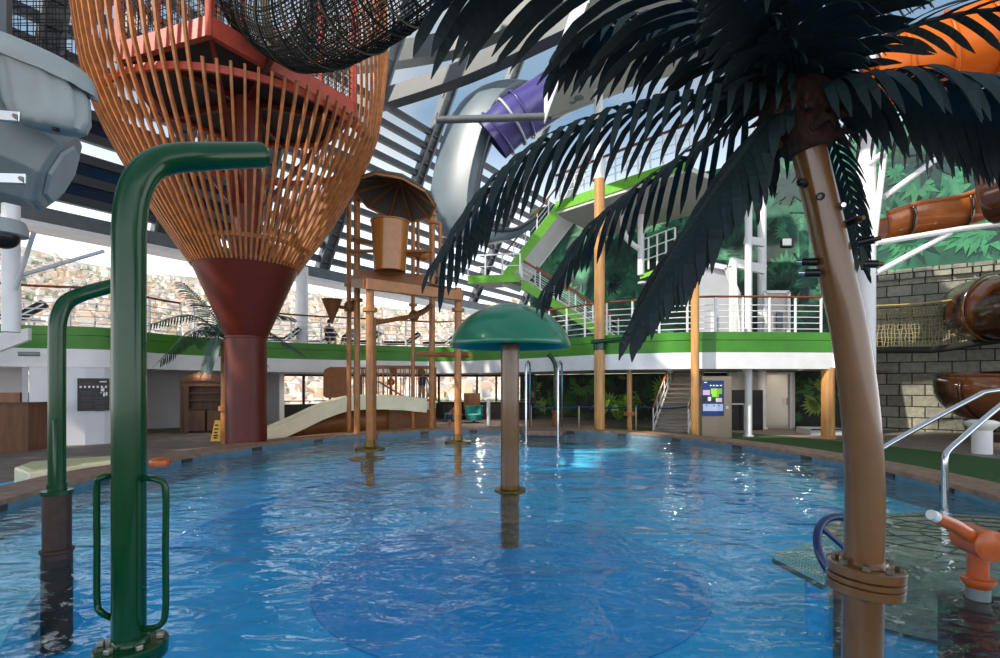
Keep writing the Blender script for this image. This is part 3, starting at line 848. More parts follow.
# platform
q = [P(366, 284, 14.6), P(462, 296, 16.5)]
b = MB(); b.bar(q[0], q[1], .14, .32); b.build('front_beam', M_tan, bt, smooth=False, bevel=.02)
b = MB(); b.bar(P(353, 276, 18), P(427, 282, 18.6), .12, .5); b.build('kick_board', M_brownp, bt, smooth=False)
b = MB(); b.bar(q[0], P(353, 283, 18), .12, .28); b.bar(q[1], P(430, 287, 18.7), .12, .28); b.bar(q[0].lerp(q[1], .5), P(392, 286, 18.3), .1, .2); b.build('side_beams', M_brownp, bt, smooth=False)
b = MB(); b.add([q[0] + V((0, .1, .1)), q[1] + V((0, .1, .1)), P(428, 286, 18.6), P(354, 281, 18)], [(0, 1, 2, 3)]); b.build('platform', M_dark, bt, smooth=False, solid=.06)
# bucket
bc = P(390, 272, 17.4); ht = 50 / F * 17.4
b = MB(); b.lathe([(.5, 0), (.52, .02), (.62, ht - .05), (.65, ht - .03), (.65, ht), (.6, ht), (.5, .1), (.0001, .1)], bc, 36); b.build('bucket', mat('bucket_gloss', '#a0601c', .25, coat=.4, var=.1), bt)
b = MB(); b.cyl(bc + V((-1.35, 0, .7)), bc + V((1.4, 0, .7)), .06, 12); b.build('axle', M_brownp, bt)
# umbrella roof
rc = P(395, 199, 17.6); rr0 = 1.4; MY = Matrix.Rotation(R(10), 3, 'Y') @ Matrix.Rotation(R(-13), 3, 'X')
b = MB(); b.lathe([(rr0, 0), (rr0 * 1.02, .04), (rr0 * .6, .48), (.12, .86), (.0001, .9), (.0001, .82), (.12, .78), (rr0 * .6, .42), (rr0 - .02, -.02)], rc, 10, MY, cap=False); b.build('umbrella_roof', M_thatch, bt, smooth=False)
for k in range(10):
    a = 2 * PI * k / 10; e0 = rc + MY @ V((math.cos(a) * rr0 * .98, math.sin(a) * rr0 * .98, -.02)); e1 = rc + MY @ V((0, 0, .74))
    a2 = 2 * PI * (k + 1) / 10; e2 = rc + MY @ V((math.cos(a2) * rr0 * .98, math.sin(a2) * rr0 * .98, -.02))
    b = MB(); b.bar(e0, e1, .06, .08); b.build('roof_rib', M_brownp, bt, smooth=False)
    b = MB(); b.bar(e0, e2, .05, .06); b.build('roof_rim', M_tan, bt, smooth=False)
# pipes
def pipe(name, pts, r, m=M_tan, parent=bt, n=5):
    b = MB(); b.tube(spline([P(*q) for q in pts], n), r, 12); b.build(name, m, parent)
pipe('pipe', [(374, 450, 14.9), (374, 330, 14.9), (375, 324, 15), (380, 322, 15.2), (408, 317, 16.5), (414, 316, 17.5)], .07, M_brownp)
pipe('pipe', [(414, 316, 17.5), (424, 311, 17.8), (431, 306, 18.2)], .1, M_brownp)
pipe('pipe', [(427, 222, 18.5), (437, 223, 18.5), (440, 230, 18.5), (440, 288, 18.5)], .07, M_tan)
pipe('pipe', [(418, 222, 18), (418, 275, 18)], .06, M_brownp)
pipe('pipe', [(405, 253, 17.6), (424, 256, 17.8)], .09, M_brownp)
pipe('pipe', [(352, 240, 18.2), (374, 244, 17.6)], .07, M_brownp)
pipe('pipe', [(418, 354, 18.6), (470, 355, 16.8)], .09, M_tan)
pipe('pipe', [(340, 307, 18.4), (357, 309, 18.3)], .06, M_brownp)
b = MB(); b.ball(P(414, 316, 17.4), .19, 14, 8); b.build('pipe_joint', M_brownp, bt)
b = MB(); b.ball(P(424, 255, 17.8), .2, 14, 8); b.build('pipe_joint', M_tan, bt)
b = MB(); b.ball(P(350, 306, 18.3), .2, 14, 8); b.build('pipe_joint', M_brownp, bt)
b = MB(); b.lathe([(.0001, -.85), (.02, -.84), (.34, 0), (.36, .02), (.3, .02), (.02, -.7)], P(332, 300, 18.2), 20); b.build('spray_funnel', M_brownp, bt)
# sunken round plate beside the post
b = MB(); b.lathe([(.16, -.42), (.16, -.08), (.46, -.07), (.48, -.05), (.46, -.03), (.0001, -.03)], plan(367, 13.4), 28)
tag(b.build('drain_cover', M_darktile), 'dark round drain cover under water in front of the bucket tower post', 'drain cover')
b = MB(); b.lathe([(.85, -.41), (.85, -.3), (.0001, -.3)], plan(371, 14.9), 28)

# ------------------------------------------------------------------ kids play structure with cream slide
ks = thing('play_deck', 'brown panelled play deck with slatted railing beyond the far pool edge', 'play deck', plan(400, 21.3, DZ))
A = plan(312, 20.6); B = plan(432, 21.6); C = plan(436, 23.5); D = plan(330, 23.0)
z1 = .82
b = MB(); b.prism([A, B, C, D], DZ, z1); b.build('base_panel', M_brownp, ks, smooth=False, bevel=.02)
b = MB(); b.prism([plan(362, 20.9), plan(433, 21.5), C, D], z1, z1 + .27); b.build('deck_slab', M_cream, ks, smooth=False, bevel=.03)
zr0, zr1 = 1.2, 2.6
def balus(a, c, n):
    b = MB(); b.bar(zz(a, zr1), zz(c, zr1), .07, .08); b.bar(zz(a, zr0), zz(c, zr0), .06, .07); b.build('railing_bar', M_brownp, ks, smooth=False)
    for k in range(n + 1):
        p = a.lerp(c, k / n); b = MB(); b.bar(zz(p, zr0), zz(p, zr1), .035, .035); b.build('baluster', M_brownp, ks, smooth=False)
balus(plan(374, 20.9), plan(431, 21.5), 13)
balus(D, C, 16)
balus(plan(431, 21.5), C, 7)
b = MB(); b.bar(zz(plan(378, 22), 2.0), zz(plan(408, 22), 1.25), .05, .07); b.bar(zz(plan(396, 21.6), 1.3), zz(plan(396, 21.6), 2.5), .08, .08); b.build('climbing_bars', M_brownp, ks, smooth=False)
for (px, py) in ((393, 370), (391, 382), (421, 372)):
    b = MB(); p = P(px, py, 21.5); b.ball(p, .16, 12, 8, (1, .6, 1)); b.build('play_valve', M_brownp, ks)
b = MB(); a = P(323, 398, 21); c = P(350, 397, 21.2)
poly = [(323, 396), (323, 372), (325, 369), (330, 367), (350, 367), (350, 397.5), (326, 398)]
b.slab([P(x, y, 21.1) for x, y in poly], (.02, .08, 0)); b.build('side_panel', M_brownp, ks, smooth=False, bevel=.02)
b = MB()
for px in (354, 358, 362, 366):
    b.bar(P(px, 396, 21.3), P(px, 368, 21.3), .05, .05)
b.build('entry_bars', M_brownp, ks, smooth=False)
# slide
sl = thing('kiddie_slide', 'cream slide curving down from the play deck to the pool edge', 'slide', P(270, 437, 18.2))
path = spline([P(425, 407, 21.0), P(390, 404, 20.6), P(350, 405, 20.0), P(322, 413, 19.5), P(296, 425, 19.0), P(262, 440, 18.4)], 8)
fr = tframes(path); b = MB(); sec = [(-.55, .34), (-.5, .36), (-.42, .1), (-.25, .0), (.25, .0), (.42, .1), (.5, .36), (.56, .34), (.5, -.12), (-.5, -.2)]
b.loft([[p + V((f[1].x, f[1].y, 0)) * x + V((0, 0, 1)) * (z * (1 + .0)) for x, z in sec] for p, f in zip(path, fr)])
b.build('trough', M_cream, sl)
b = MB(); b.strip([p + fr[i][1] * .5 - V((0, 0, .12)) for i, p in enumerate(path[8:36])], [zz(p + fr[8 + i][1] * .45, DZ) for i, p in enumerate(path[8:36])]); b.build('skirt', M_brownp, sl, solid=.04)

# cream basin on the left with orange valve cover
cb = thing('slide_basin', 'low cream slide basin with rounded end on the deck left of the pool', 'basin', V((-8.6, 10.5, DZ)))
pl = [P(x, y, 1.6 * F / (y - 385)) for x, y in ((22, 467), (34, 462.5), (70, 459.5), (110, 457), (140, 455), (152, 456), (120, 460), (90, 464), (62, 469), (36, 472))]
b = MB(); b.prism([(p.x - .15, p.y) for p in pl], DZ, .25); b.build('basin_body', M_cream, cb, smooth=False, bevel=.04)
pl2 = [V(p) for p in pl]; cxy = sum(pl2, V((0, 0, 0))) / len(pl2)
b = MB(); b.prism([((p.x - cxy.x) * .9 + cxy.x - .15, (p.y - cxy.y) * .9 + cxy.y) for p in pl2], .25, .27); b.build('basin_floor', mat('basin_floor', '#c9c48e', .5, var=.1), cb, smooth=False)
p = P(160, 460, 10.9); b = MB(); b.lathe([(.19, 0), (.21, .05), (.19, .12), (.1, .17), (.0001, .18)], zz(p, CZ), 20)
o = b.build('orange_dome_cover', M_orange); tag(o, 'small orange dome cover on the pool edge right of the thick green pole', 'cover')

# ------------------------------------------------------------------ left wall fittings
def wall_frame(pxa, pya, pxb, pyb, p0):  # local board helper
    pass
wd = (LW[-6] - LW[3]).normalized(); wn = V((wd.y, -wd.x, 0))
for a_, c_ in zip(LW, LW[1:]):
    pa_, pc_ = a_.x / a_.y * F + 500, c_.x / c_.y * F + 500
    if pa_ <= 93.5 <= pc_: lwmid = a_.lerp(c_, (93.5 - pa_) / (pc_ - pa_)); wd = (c_ - a_).normalized(); wn = V((wd.y, -wd.x, 0))
if wn.dot(-lwmid) < 0: wn = -wn
wx = wd.to_2d().normalized(); 
nb = thing('notice_board', 'black notice board with white pictograms and small grey print on the white wall', 'sign', zz(lwmid, 1.2))
hw = .5 * 16 / F * lwmid.y / max(.3, abs(wd.dot(V((lwmid.y, -lwmid.x, 0)).normalized()))) * 2 * math.cos(math.atan2(abs(lwmid.x), lwmid.y)); zc_ = CAMZ + (385 - 394.5) / F * lwmid.y
base_ = zz(lwmid, zc_) + wn * .03
b = MB(); b.bar(base_ - wd * hw, base_ + wd * hw, .05, 1.06, up=(0, 0, 1)); b.build('board', M_black, nb, smooth=False, bevel=.01)
M_print = mat('print_white', '#e8e8e8', .6); M_printg = mat('print_grey', '#4a4c52', .6); M_printr = mat('print_red', '#7a3a34', .6)
KB = hw / .57
def mark(b, x, z, w, h):
    x *= KB; w *= KB
    c = base_ + wn * .027 + wd * x + V((0, 0, z)); b.bar(c - wd * w / 2, c + wd * w / 2, .006, h, up=(0, 0, 1))
for q_ in [(.36, .42, .22, .04), (.22, .42, .03, .03)] + [(-.45 + k * .15, .25, .075, .07) for k in range(7)]:
    b = MB(); mark(b, *q_); b.build('pictogram', M_print, nb, smooth=False)
b = MB()
for q_ in ((.33, .15, .12, .1), (.36, .19, .06, .07), (.38, 0, .07, .13), (.47, .02, .07, .12), (.27, .06, .05, .03)):
    b = MB(); mark(b, *q_); b.build('pictogram', M_print, nb, smooth=False)
b = MB()
for k in range(12):
    z = .1 - k * .047
    if k in (3, 7): continue
    mark(b, -.25, z, .42 - .05 * (k % 3), .016)
    if k > 1: mark(b, .22, z - .12, .36 - .06 * (k % 2), .016)
b.build('small_print', M_printg, nb, smooth=False)
b = MB(); mark(b, -.25, .37, .46, .018); mark(b, .0, .335, 1.05, .008); b.build('heading', M_printr, nb, smooth=False)

# bookcase
bk = thing('bookcase', 'dark wooden open shelf cabinet with pediment top in the left recess', 'cabinet', plan(208, 21.3, DZ))
c = plan(207, 21.4); rz = R(20); Mz = Matrix.Rotation(rz, 3, 'Z')
def lb(b, x, y, z, sx, sy, sz): return b.box(zz(c, 0) + Mz @ V((x, y, z + DZ)), (sx, sy, sz), rz)
W = 1.75
b = MB(); lb(b, 0, .2, 1.05, W, .05, 2.1); lb(b, -W / 2, 0, 1.05, .1, .45, 2.1); lb(b, W / 2, 0, 1.05, .1, .45, 2.1); lb(b, -W / 2 + .16, -.2, 1.05, .2, .06, 2.1); lb(b, W / 2 - .16, -.2, 1.05, .2, .06, 2.1); lb(b, 0, -.2, 2.0, W, .08, .2); b.build('carcass', M_wood, bk, smooth=False)
for z in (.98, 1.32, 1.62):
    b = MB(); lb(b, 0, 0, z, W - .12, .4, .04); b.build('shelf', M_wood, bk, smooth=False)
for x in (-.33, .33):
    b = MB(); lb(b, x, -.2, .5, .6, .04, .85); b.build('door', M_wood, bk, smooth=False, bevel=.015)
b = MB(); ct = zz(c, DZ + 2.1)
b.slab([ct + Mz @ V((-W / 2 - .15, -.3, 0)), ct + Mz @ V((W / 2 + .15, -.3, 0)), ct + Mz @ V((W / 2 - .2, -.3, .28)), ct + Mz @ V((.0, -.3, .42)), ct + Mz @ V((-W / 2 + .3, -.3, .28))], Mz @ V((0, .55, 0))); b.build('pediment', M_wood, bk, smooth=False)

# wet floor sign
ws = thing('wet_floor_sign', 'yellow folding wet floor sign beside the bookcase', 'sign', plan(219, 17.9, DZ))
c = plan(218, 18.2)
for s_ in (-1, 1):
    b = MB(); b.slab([zz(c, DZ) + V((-.17, s_ * .18, 0)), zz(c, DZ) + V((.17, s_ * .18, 0)), zz(c, DZ) + V((.1, s_ * .02, .72)), zz(c, DZ) + V((-.1, s_ * .02, .72))], (0, -.02 * s_, 0))
    b.build('panel', M_yellow, ws, smooth=False)
b = MB()
for z, w in ((.55, .1), (.42, .14), (.3, .1), (.2, .16), (.12, .12)):
    y = -.2 + (.16) * z / .72
    b.box(zz(c, DZ + z) + V((0, y - .012, 0)), (w, .008, .05))
b.build('warning_marks', M_black, ws, smooth=False)

# counter at far left
ct = thing('wooden_counter', 'brown wooden counter at the left edge in front of the grey wall', 'counter', plan(0, 15, DZ))
b = MB(); A = plan(28, 15.3); B = plan(-60, 14.3); nrm = V((.1, 1, 0)).normalized()
b.slab([zz(A, DZ), zz(B, DZ), zz(B, 1.28), zz(A, 1.28)], (-.1, .9, 0)); b.build('front', M_woodl, ct, smooth=False)
b = MB(); b.slab([zz(A, 1.28) + V((.05, -.05, 0)), zz(B, 1.28) + V((0, -.05, 0)), zz(B, 1.28) + V((-.1, .95, 0)), zz(A, 1.28) + V((0, .95, 0))], (0, 0, .05)); b.build('top', M_wood, ct, smooth=False)
b = MB(); b.box(plan(14, 17.2, .75), (.75, .4, 1.7)); b.build('back_cabinet', M_woodl, ct, smooth=False)
st = [P(-40, 372, 15), P(-40, 350, 15), P(28, 333, 15.5), P(28, 341, 15.5)]
b = MB(); b.slab([P(-40, 366, 14.6), P(28, 340, 15.6), P(28, 328, 15.6), P(-40, 340, 14.6)], (0, .12, 0)); tag(b.build('trim_stair_side', M_white, smooth=False), kind='structure')
b = MB(); b.cyl(P(18, 354, 15.6), P(40, 354, 15.9), .07, 10); o = b.build('shutter_roller', M_horn2); tag(o, 'short grey roller bar under the fascia at the far left', 'roller')

# ------------------------------------------------------------------ far side: ladder rails, posts, rope, fittings
def ladder(px, label):
    root = thing('ladder_rail', label, 'handrail', plan(px, 18.6, 0), 'pool ladder rails')
    b = MB(); q = [P(px - 1, 440, 18.4), P(px - 1, 372, 18.4), P(px - .5, 364, 18.5), P(px + 1, 361.5, 18.9), P(px + 2.5, 364, 19.3), P(px + 3, 372, 19.5), P(px + 3, 431, 20.6)]
    b.tube(q[:1] + spline(q[1:6], 5) + q[6:], .042, 12); b.build('tube', M_steel, root)
    b = MB(); b.lathe([(.09, 0), (.09, .03), (.055, .05)], zz(q[-1], DZ + .02), 14); b.build('foot_flange', M_steel, root)
ladder(527, 'chrome ladder handrail nearer the mushroom stalk at the far pool edge')
ladder(559, 'chrome ladder handrail right of the small green bent pole at the far pool edge')
b = MB(); poly = [plan(524, 18.9), plan(562, 18.7), plan(566, 20.6), plan(520, 20.6)]
b.prism(poly, .02, CZ + .02); tag(b.build('trim_ladder_landing', M_teak, smooth=False), kind='structure')

sp = thing('spray_pole', 'slim green bent spray pole between the two chrome ladder rails', 'spray pole', plan(556, 21.6, DZ))
d = 21.6
b = MB(); q = [P(556, 412, d), P(556, 385, d), P(555.5, 368, d), P(553, 360, d), P(548, 354, d)]; b.tube(spline(q, 5), .085, 14); b.build('bent_pipe', M_green, sp)
b = MB(); b.lathe([(.16, DZ), (.15, .1), (.15, .7), (.2, .72), (.2, .78), (.1, .8)], plan(556, d), 18); b.build('sleeve', M_brownp, sp)

def col(name, label, px, d, z0, z1, r, m, extra=None, cat='column'):
    root = thing(name, label, cat, plan(px, d, z0))
    b = MB(); b.cyl(plan(px, d, z0), plan(px, d, z1), r, 24); b.build('shaft', m, root)
    b = MB(); b.lathe([(r, z0), (r + .06, z0), (r + .06, z0 + .06), (r, z0 + .08)], plan(px, d), 24); b.build('base_collar', m, root)
    return root
c1 = col('support_column', 'tall thick ochre column right of the ladder rails with green clamp', 599.5, 19.85, DZ, 9.7, .2, M_tanL)
b = MB(); zc_ = ph(341, 19.85); b.lathe([(.2, zc_ - .35), (.23, zc_ - .35), (.23, zc_ + .05), (.2, zc_ + .05)], plan(599.5, 19.85), 20); b.build('clamp', M_green, c1)
b = MB(); b.tube([P(591, 342, 19.6), P(612, 340, 19.5), P(628, 338, 19.4)], .08, 12); b.build('spray_arm', M_green, c1)
c2 = col('support_column', 'slim ochre post with a mid collar left of the lower stairs', 629.5, 20.5, DZ, ph(345, 20.5), .1, M_tanL)
b = MB(); zc_ = ph(413, 20.5); b.lathe([(.1, zc_ - .1), (.22, zc_ - .1), (.22, zc_ + .05), (.1, zc_ + .05)], plan(629.5, 20.5), 20); b.build('collar', M_tan, c2)
col('support_column', 'ochre post with pointed top in front of the lower stairs', 695, 18.2, DZ, ph(268, 18.2), .14, M_tanL)
col('support_column', 'stout ochre column under the deck end beside the palm trunk', 828, 19.0, DZ, WBZ + .05, .22, M_tanL)
col('support_column', 'white column right of the steel kiosk', 748.5, 19.6, DZ, 11.5, .13, M_white)
col('support_column', 'white column left of the steel door', 762, 23, DZ, 11.5, .18, M_white)
w1 = col('support_column', 'big white column behind the palm trunk with diagonal struts', 866, 16.2, DZ, 12.5, .26, M_white)
for pts in (((868, 165, 16), (884, 152, 15.8)), ((874, 240, 16), (884, 155, 15.9)), ((876, 243, 16), (960, 229, 16.4), (1010, 223, 16.8)), ((876, 273, 16.1), (950, 233, 16.4)), ((884, 197, 16.1), (935, 160, 16.2))):
    b = MB(); b.tube([P(*q) for q in pts], .085, 10); b.build('strut', M_white, w1)
col('support_column', 'white round column on the upper deck left of the tipping bucket', 302, 26.5, UZ, CAMZ + 6, .3, M_white)
col('support_column', 'white column high up under the lime edged platform', 598.5, 19.9, 9.7, 13.2, .17, M_white)

# rope barrier
rb = thing('rope_barrier', 'blue rope barrier on slim posts along the far deck', 'barrier', plan(579, 21.5, DZ))
for px in (531, 579, 636, 690):
    b = MB(); c = plan(px, 21.6); b.cyl(zz(c, DZ), zz(c, .98), .035, 10); b.lathe([(.16, DZ), (.16, DZ + .03), (.04, DZ + .06)], c, 16); b.build('post', M_brushed, rb)
b = MB()
for a, c in ((531, 579), (579, 636), (636, 690)):
    b.tube([zz(plan(a + (c - a) * k / 8, 21.6), .95 - .06 * math.sin(PI * k / 8)) for k in range(9)], .035, 8)
b.build('rope', M_rope, rb)

# ferns behind the rope (planted below the mural)
for i, (px, py, n_, lab) in enumerate(((658, 430, 12, ''), (612, 424, 10, ''), (545, 424, 9, ''))):
    if i == 0: continue
fn = thing('fern_bush', 'bright yellow green fern bush at the mural foot left of the slim ochre post', 'plant', plan(616, 25, DZ))
rg = random.Random(3)
M_fern = mat('fern_leaf', '#6f9a3a', .6, var=.4, vscale=6)
c = plan(618, 25, DZ + .3)
for k in range(14):
    a = 2 * PI * k / 14; l = rg.uniform(.8, 1.2); h = rg.uniform(.6, 1.4)
    frond(fn, [c, c + V((math.cos(a) * l * .4, math.sin(a) * l * .3, h * .8)), c + V((math.cos(a) * l * .9, math.sin(a) * l * .6, h)), c + V((math.cos(a) * l * 1.3, math.sin(a) * l * .8, h * .65))], 12, .3, .06, .4, M_fern, solid=0, rs=rg)

# lower stairs on the right
sr = thing('deck_stairs', 'beige lower stairs rising under the deck between the slim post and the kiosk', 'stairs', plan(668, 20.3, DZ))
s0 = plan(671, 20.4); s1 = plan(690, 25.5); n = 14
for k in range(n):
    p = s0.lerp(s1, k / n); z = DZ + (k + 1) * .2
    t = (s1 - s0).normalized(); sd = V((t.y, -t.x, 0))
    b = MB(); b.bar(zz(p, z - .03) - sd * .62, zz(p, z - .03) + sd * .62, .42, .06); b.build('tread', M_stairt, sr, smooth=False)
    b = MB(); b.bar(zz(p, z - .13) - sd * .62 + t * .16, zz(p, z - .13) + sd * .62 + t * .16, .02, .18); b.build('riser', M_ceiling, sr, smooth=False)
t = (s1 - s0).normalized(); sd = V((t.y, -t.x, 0))
for s_ in (-1, 1):
    b = MB(); a = zz(s0, DZ + .05) + sd * .66 * s_ - t * .1; c = zz(s1, DZ + n * .2) + sd * .66 * s_; b.bar(a, c, .06, .3); b.build('stringer', M_white, sr, smooth=False)
    b = MB(); b.tube([a + V((0, 0, 1.0)), c + V((0, 0, 1.0))], .05, 8); b.build('handrail', M_handr, sr)
    b = MB()
    for k in range(8):
        p = a.lerp(c, k / 7); b.bar(p, p + V((0, 0, 1)), .04, .04)
    b.tube([a + V((0, 0, .5)), c + V((0, 0, .5))], .02, 6); b.build('balusters', M_white, sr, smooth=False)

# kiosk with screen
kc = plan(714.5, 19.3); kz1 = ph(376, 19.3)
kk = thing('info_kiosk', 'brushed steel kiosk with a lit blue and green screen under the deck', 'kiosk', zz(kc, DZ))
b = MB(); b.box(zz(kc, (DZ + kz1) / 2), (1.08, .5, kz1 - DZ), R(-4)); b.build('cabinet', mat('kiosk_steel', '#8f8271', .35, metal=.7, var=.1, stretch=(1, 1, 20)), kk, smooth=False, bevel=.02)
def em(n_, c, s): return mat(n_, c, .4, emit=s)
kd = 19.02
scn = MB(); scn.slab([P(702, 416, kd), P(724, 416, kd), P(724, 380.5, kd), P(702, 380.5, kd)], (0, .02, 0)); scr = scn.build('screen', em('screen_blue', '#0d2a66', .35), kk, smooth=False)
def scr_part(n_, rects, m):
    b = MB()
    for (x0, y0, x1, y1) in rects: b.slab([P(x0, y1, kd - .012), P(x1, y1, kd - .012), P(x1, y0, kd - .012), P(x0, y0, kd - .012)], (0, .008, 0))
    b.build(n_, m, scr, smooth=False)
scr_part('photo_green', [(711, 388.5, 722, 394), (712, 394, 719, 397)], em('screen_lime', '#8ac63a', .3))
scr_part('photo_pink', [(703, 390, 710, 395)], em('screen_pink', '#b9a0b8', .3))
scr_part('photo_dark', [(703, 396, 707, 402), (711, 400, 716, 402)], em('screen_dark', '#1c1a20', .3))
scr_part('photo_light', [(708, 397, 711, 401), (716, 398, 722, 402)], em('screen_pale', '#d8d2cc', .3))
scr_part('text_panel', [(703, 404, 723, 411)], em('screen_white', '#aebede', .3))
scr_part('heading_text', [(704, 382, 707, 382.8), (710, 385, 711.5, 386), (713, 385, 714.5, 386), (716, 385, 718.5, 386), (720, 385, 722, 386)], em('screen_text', '#d8e4f4', .8))
scr_part('panel_text', [(706, 405, 707.5, 406), (713, 405, 715, 406), (718, 405, 719.5, 406)], em('screen_textdark', '#24345e', .3))
b = MB(); b.slab([P(726, 409, kd), P(728.5, 409, kd), P(728.5, 406, kd), P(726, 406, kd)], (0, .02, 0)); b.build('card_label', M_print, kk, smooth=False)

# steel door, dark counter, planter under the deck
dr = thing('steel_door', 'brushed steel door right of the white columns under the deck', 'door', plan(778, 23.4, DZ))
b = MB(); b.slab([P(766, 430, 23.4), P(790, 430.5, 23.2), P(790, 374, 23.2), P(766, 374, 23.4)], (.01, .1, 0)); b.build('leaf', M_brushed, dr, smooth=False)
b = MB(); 
for (x0, y0, x1, y1) in ((765, 431, 765, 373), (790.5, 431, 790.5, 373), (765, 373, 790.5, 373)): b.bar(P(x0, y0, 23.15), P(x1, y1, 23.1), .1, .1)
b.build('frame', M_wallg, dr, smooth=False)
b = MB(); b.bar(P(787, 405, 23.0), P(787, 398, 23.0), .04, .04); b.build('handle', M_steel, dr, smooth=False)
wall('wall_under_deck', [plan(729, 23.6), plan(768, 23.9), plan(795, 23.5)], DZ, WBZ, M_soffit)
gc = thing('glass_counter', 'dark glass fronted counter between the kiosk and white column', 'counter', plan(738, 22.5, DZ))
b = MB(); b.slab([P(729, 434, 22.3), P(763, 432, 22.5), P(763, 390, 22.5), P(729, 390, 22.3)], (0, .4, 0)); b.build('body', M_black, gc, smooth=False)
b = MB(); b.bar(P(729, 404, 22.2), P(745, 404, 22.3), .05, .05); b.bar(P(744.5, 404, 22.2), P(744.5, 433, 22.2), .05, .05); b.build('frame', M_wallg, gc, smooth=False)
pt = thing('planter_box', 'pale planter box between the ochre column and the steel door', 'planter', plan(820, 20.3, DZ))
b = MB(); b.slab([P(811, 441, 20.3), P(846, 441, 20.3), P(846, 429, 20.3), P(811, 429, 20.3)], (.1, 1.2, 0)); b.build('box', M_wallg, pt, smooth=False, bevel=.02)
b = MB(); b.slab([P(811, 429, 20.25), P(846, 429, 20.25), P(846, 429, 21.4), P(811, 429, 21.5)], (0, 0, -.05)); b.build('soil', M_dark, pt, smooth=False)

# ------------------------------------------------------------------ upper stairs and platforms
us = thing('upper_stairs', 'white and lime green stairs with landing above the mushroom', 'stairs', P(520, 330, 25))
def flight(a, c, wvec, n, str_m, nm):
    for s_ in (0, 1):
        b = MB(); o_ = wvec * s_; b.bar(a + o_, c + o_, .08, .42 - .1 * s_, up=(0, 0, 1)); b.build('stringer', M_white if s_ else str_m, us, smooth=False)
    b = MB()
    for k in range(n):
        p = a.lerp(c, (k + .5) / n); b.slab([p + V((-.14, 0, .05)), p + V((.14, 0, .05)), p + V((.14, 0, .05)) + wvec, p + V((-.14, 0, .05)) + wvec], (0, 0, .05))
    t_ = (c - a).normalized(); off = V((0, 0, -.2))
    b.slab([a + off, c + off, c + off + wvec, a + off + wvec], (0, 0, -.04))
    b.build('treads', M_white, us, smooth=False)
    for s_ in (0, 1):
        o_ = wvec * s_; H = V((0, 0, 1.15))
        b = MB(); b.bar(a + o_ + H, c + o_ + H, .09, .08); b.build('handrail', M_handr, us, smooth=False)
        b = MB(); m_n = max(3, int((c - a).length / .9))
        for k in range(m_n + 1):
            p = a.lerp(c, k / m_n) + o_; b.bar(p, p + H, .06, .06)
        for hz in (.35, .6, .85): b.bar(a + o_ + V((0, 0, hz)), c + o_ + V((0, 0, hz)), .02, .02)
        b.build('railing_bars', M_white, us, smooth=False)
L0 = P(468, 279, 24.6); L1 = P(520, 277, 24.4); wv = V((.9, 1.7, 0))
b = MB(); b.slab([L0, L1, L1 + wv, L0 + wv], (0, 0, -.12)); b.build('landing', M_soffit, us, smooth=False)
b = MB(); b.bar(L0 + V((0, -.05, -.05)), L1 + V((0, -.05, -.05)), .06, .36, up=(0, 0, 1)); b.build('landing_fascia', M_lime, us, smooth=False)
b = MB()
for k in range(4):
    p = L0.lerp(L1, k / 3); b.bar(p, p + V((0, 0, 1.1)), .07, .07)
b.bar(L0 + V((0, 0, 1.1)), L1 + V((0, 0, 1.1)), .07, .07); b.bar(L0 + V((0, 0, .55)), L1 + V((0, 0, .55)), .03, .03); b.build('landing_rail', M_white, us, smooth=False)
flight(P(502, 281, 24.6), P(560, 207, 25.0), wv, 12, M_lime, 'a')
flight(P(522, 284, 24.8), P(610, 338, 25.6), wv * .8, 14, M_lime, 'b')
# platform reached by the stair
up_ = thing('slide_platform', 'white slide platform with lime fascia at the top of the stairs behind the palm fronds', 'platform', P(560, 207, 25))
pz = P(560, 207, 25).z; A = P(556, 209, 25); B = P(690, 162, 25 * 178 / 223); C = B + V((4, 3, 0)); D = A + V((3, 4, 0))
b = MB(); b.prism([A, B, C, D], pz - .35, pz - .15); b.build('deck_slab', M_soffit, up_, smooth=False)
b = MB(); b.bar(zz(A, pz), zz(B, pz), .1, .45, up=(0, 0, 1)); b.build('fascia', M_lime, up_, smooth=False)
b = MB(); nn = 12
for k in range(nn + 1):
    p = A.lerp(B, k / nn); b.bar(zz(p, pz + .3), zz(p, pz + 1.5), .06, .06)
for h in (.6, .9, 1.2): b.bar(zz(A, pz + h), zz(B, pz + h), .025, .025)
b.build('railing_bars', M_white, up_, smooth=False)
b = MB(); b.bar(zz(A, pz + 1.5), zz(B, pz + 1.5), .1, .08); b.build('handrail', M_handr, up_, smooth=False)
# high platform
hp = thing('high_platform', 'high white platform with lime edge and round drain seen from below', 'platform', P(560, 100, 20))
poly = [(2.03, 22), (2.7, 15.2), (8, 12.5), (10, 17), (4.8, 19.8)]
hz = CAMZ + 267 / F * 22
b = MB(); b.prism(poly, hz, hz + .25); b.build('deck_slab', M_soffit, hp, smooth=False)
b = MB(); b.bar((2.0, 22.1, hz + .55), (2.67, 15.1, hz + .55), .12, 1.0, up=(0, 0, 1)); b.build('lime_edge', M_lime, hp, smooth=False)
b = MB(); b.bar((1.9, 22.1, hz + .45), (2.57, 15.1, hz + .45), .06, 1.3, up=(0, 0, 1)); b.build('white_edge', M_white, hp, smooth=False)
b = MB(); b.bar((2.03, 22.1, hz + .3), (4.8, 19.85, hz + .3), .08, .7, up=(0, 0, 1)); b.build('end_fascia', M_soffit, hp, smooth=False)
b = MB(); c = P(579, 99, 11.25 * F / (385 - 99)); b.lathe([(.2, hz - .02), (.2, hz + .01), (.0001, hz + .01)], zz(c, 0), 18); b.tube([zz(c, hz - .03), zz(c, hz - .03) + V((-.15, .3, 0)), zz(c, hz - .03) + V((-.32, .35, 0))], .04, 6); b.build('drain', M_horn2, hp)

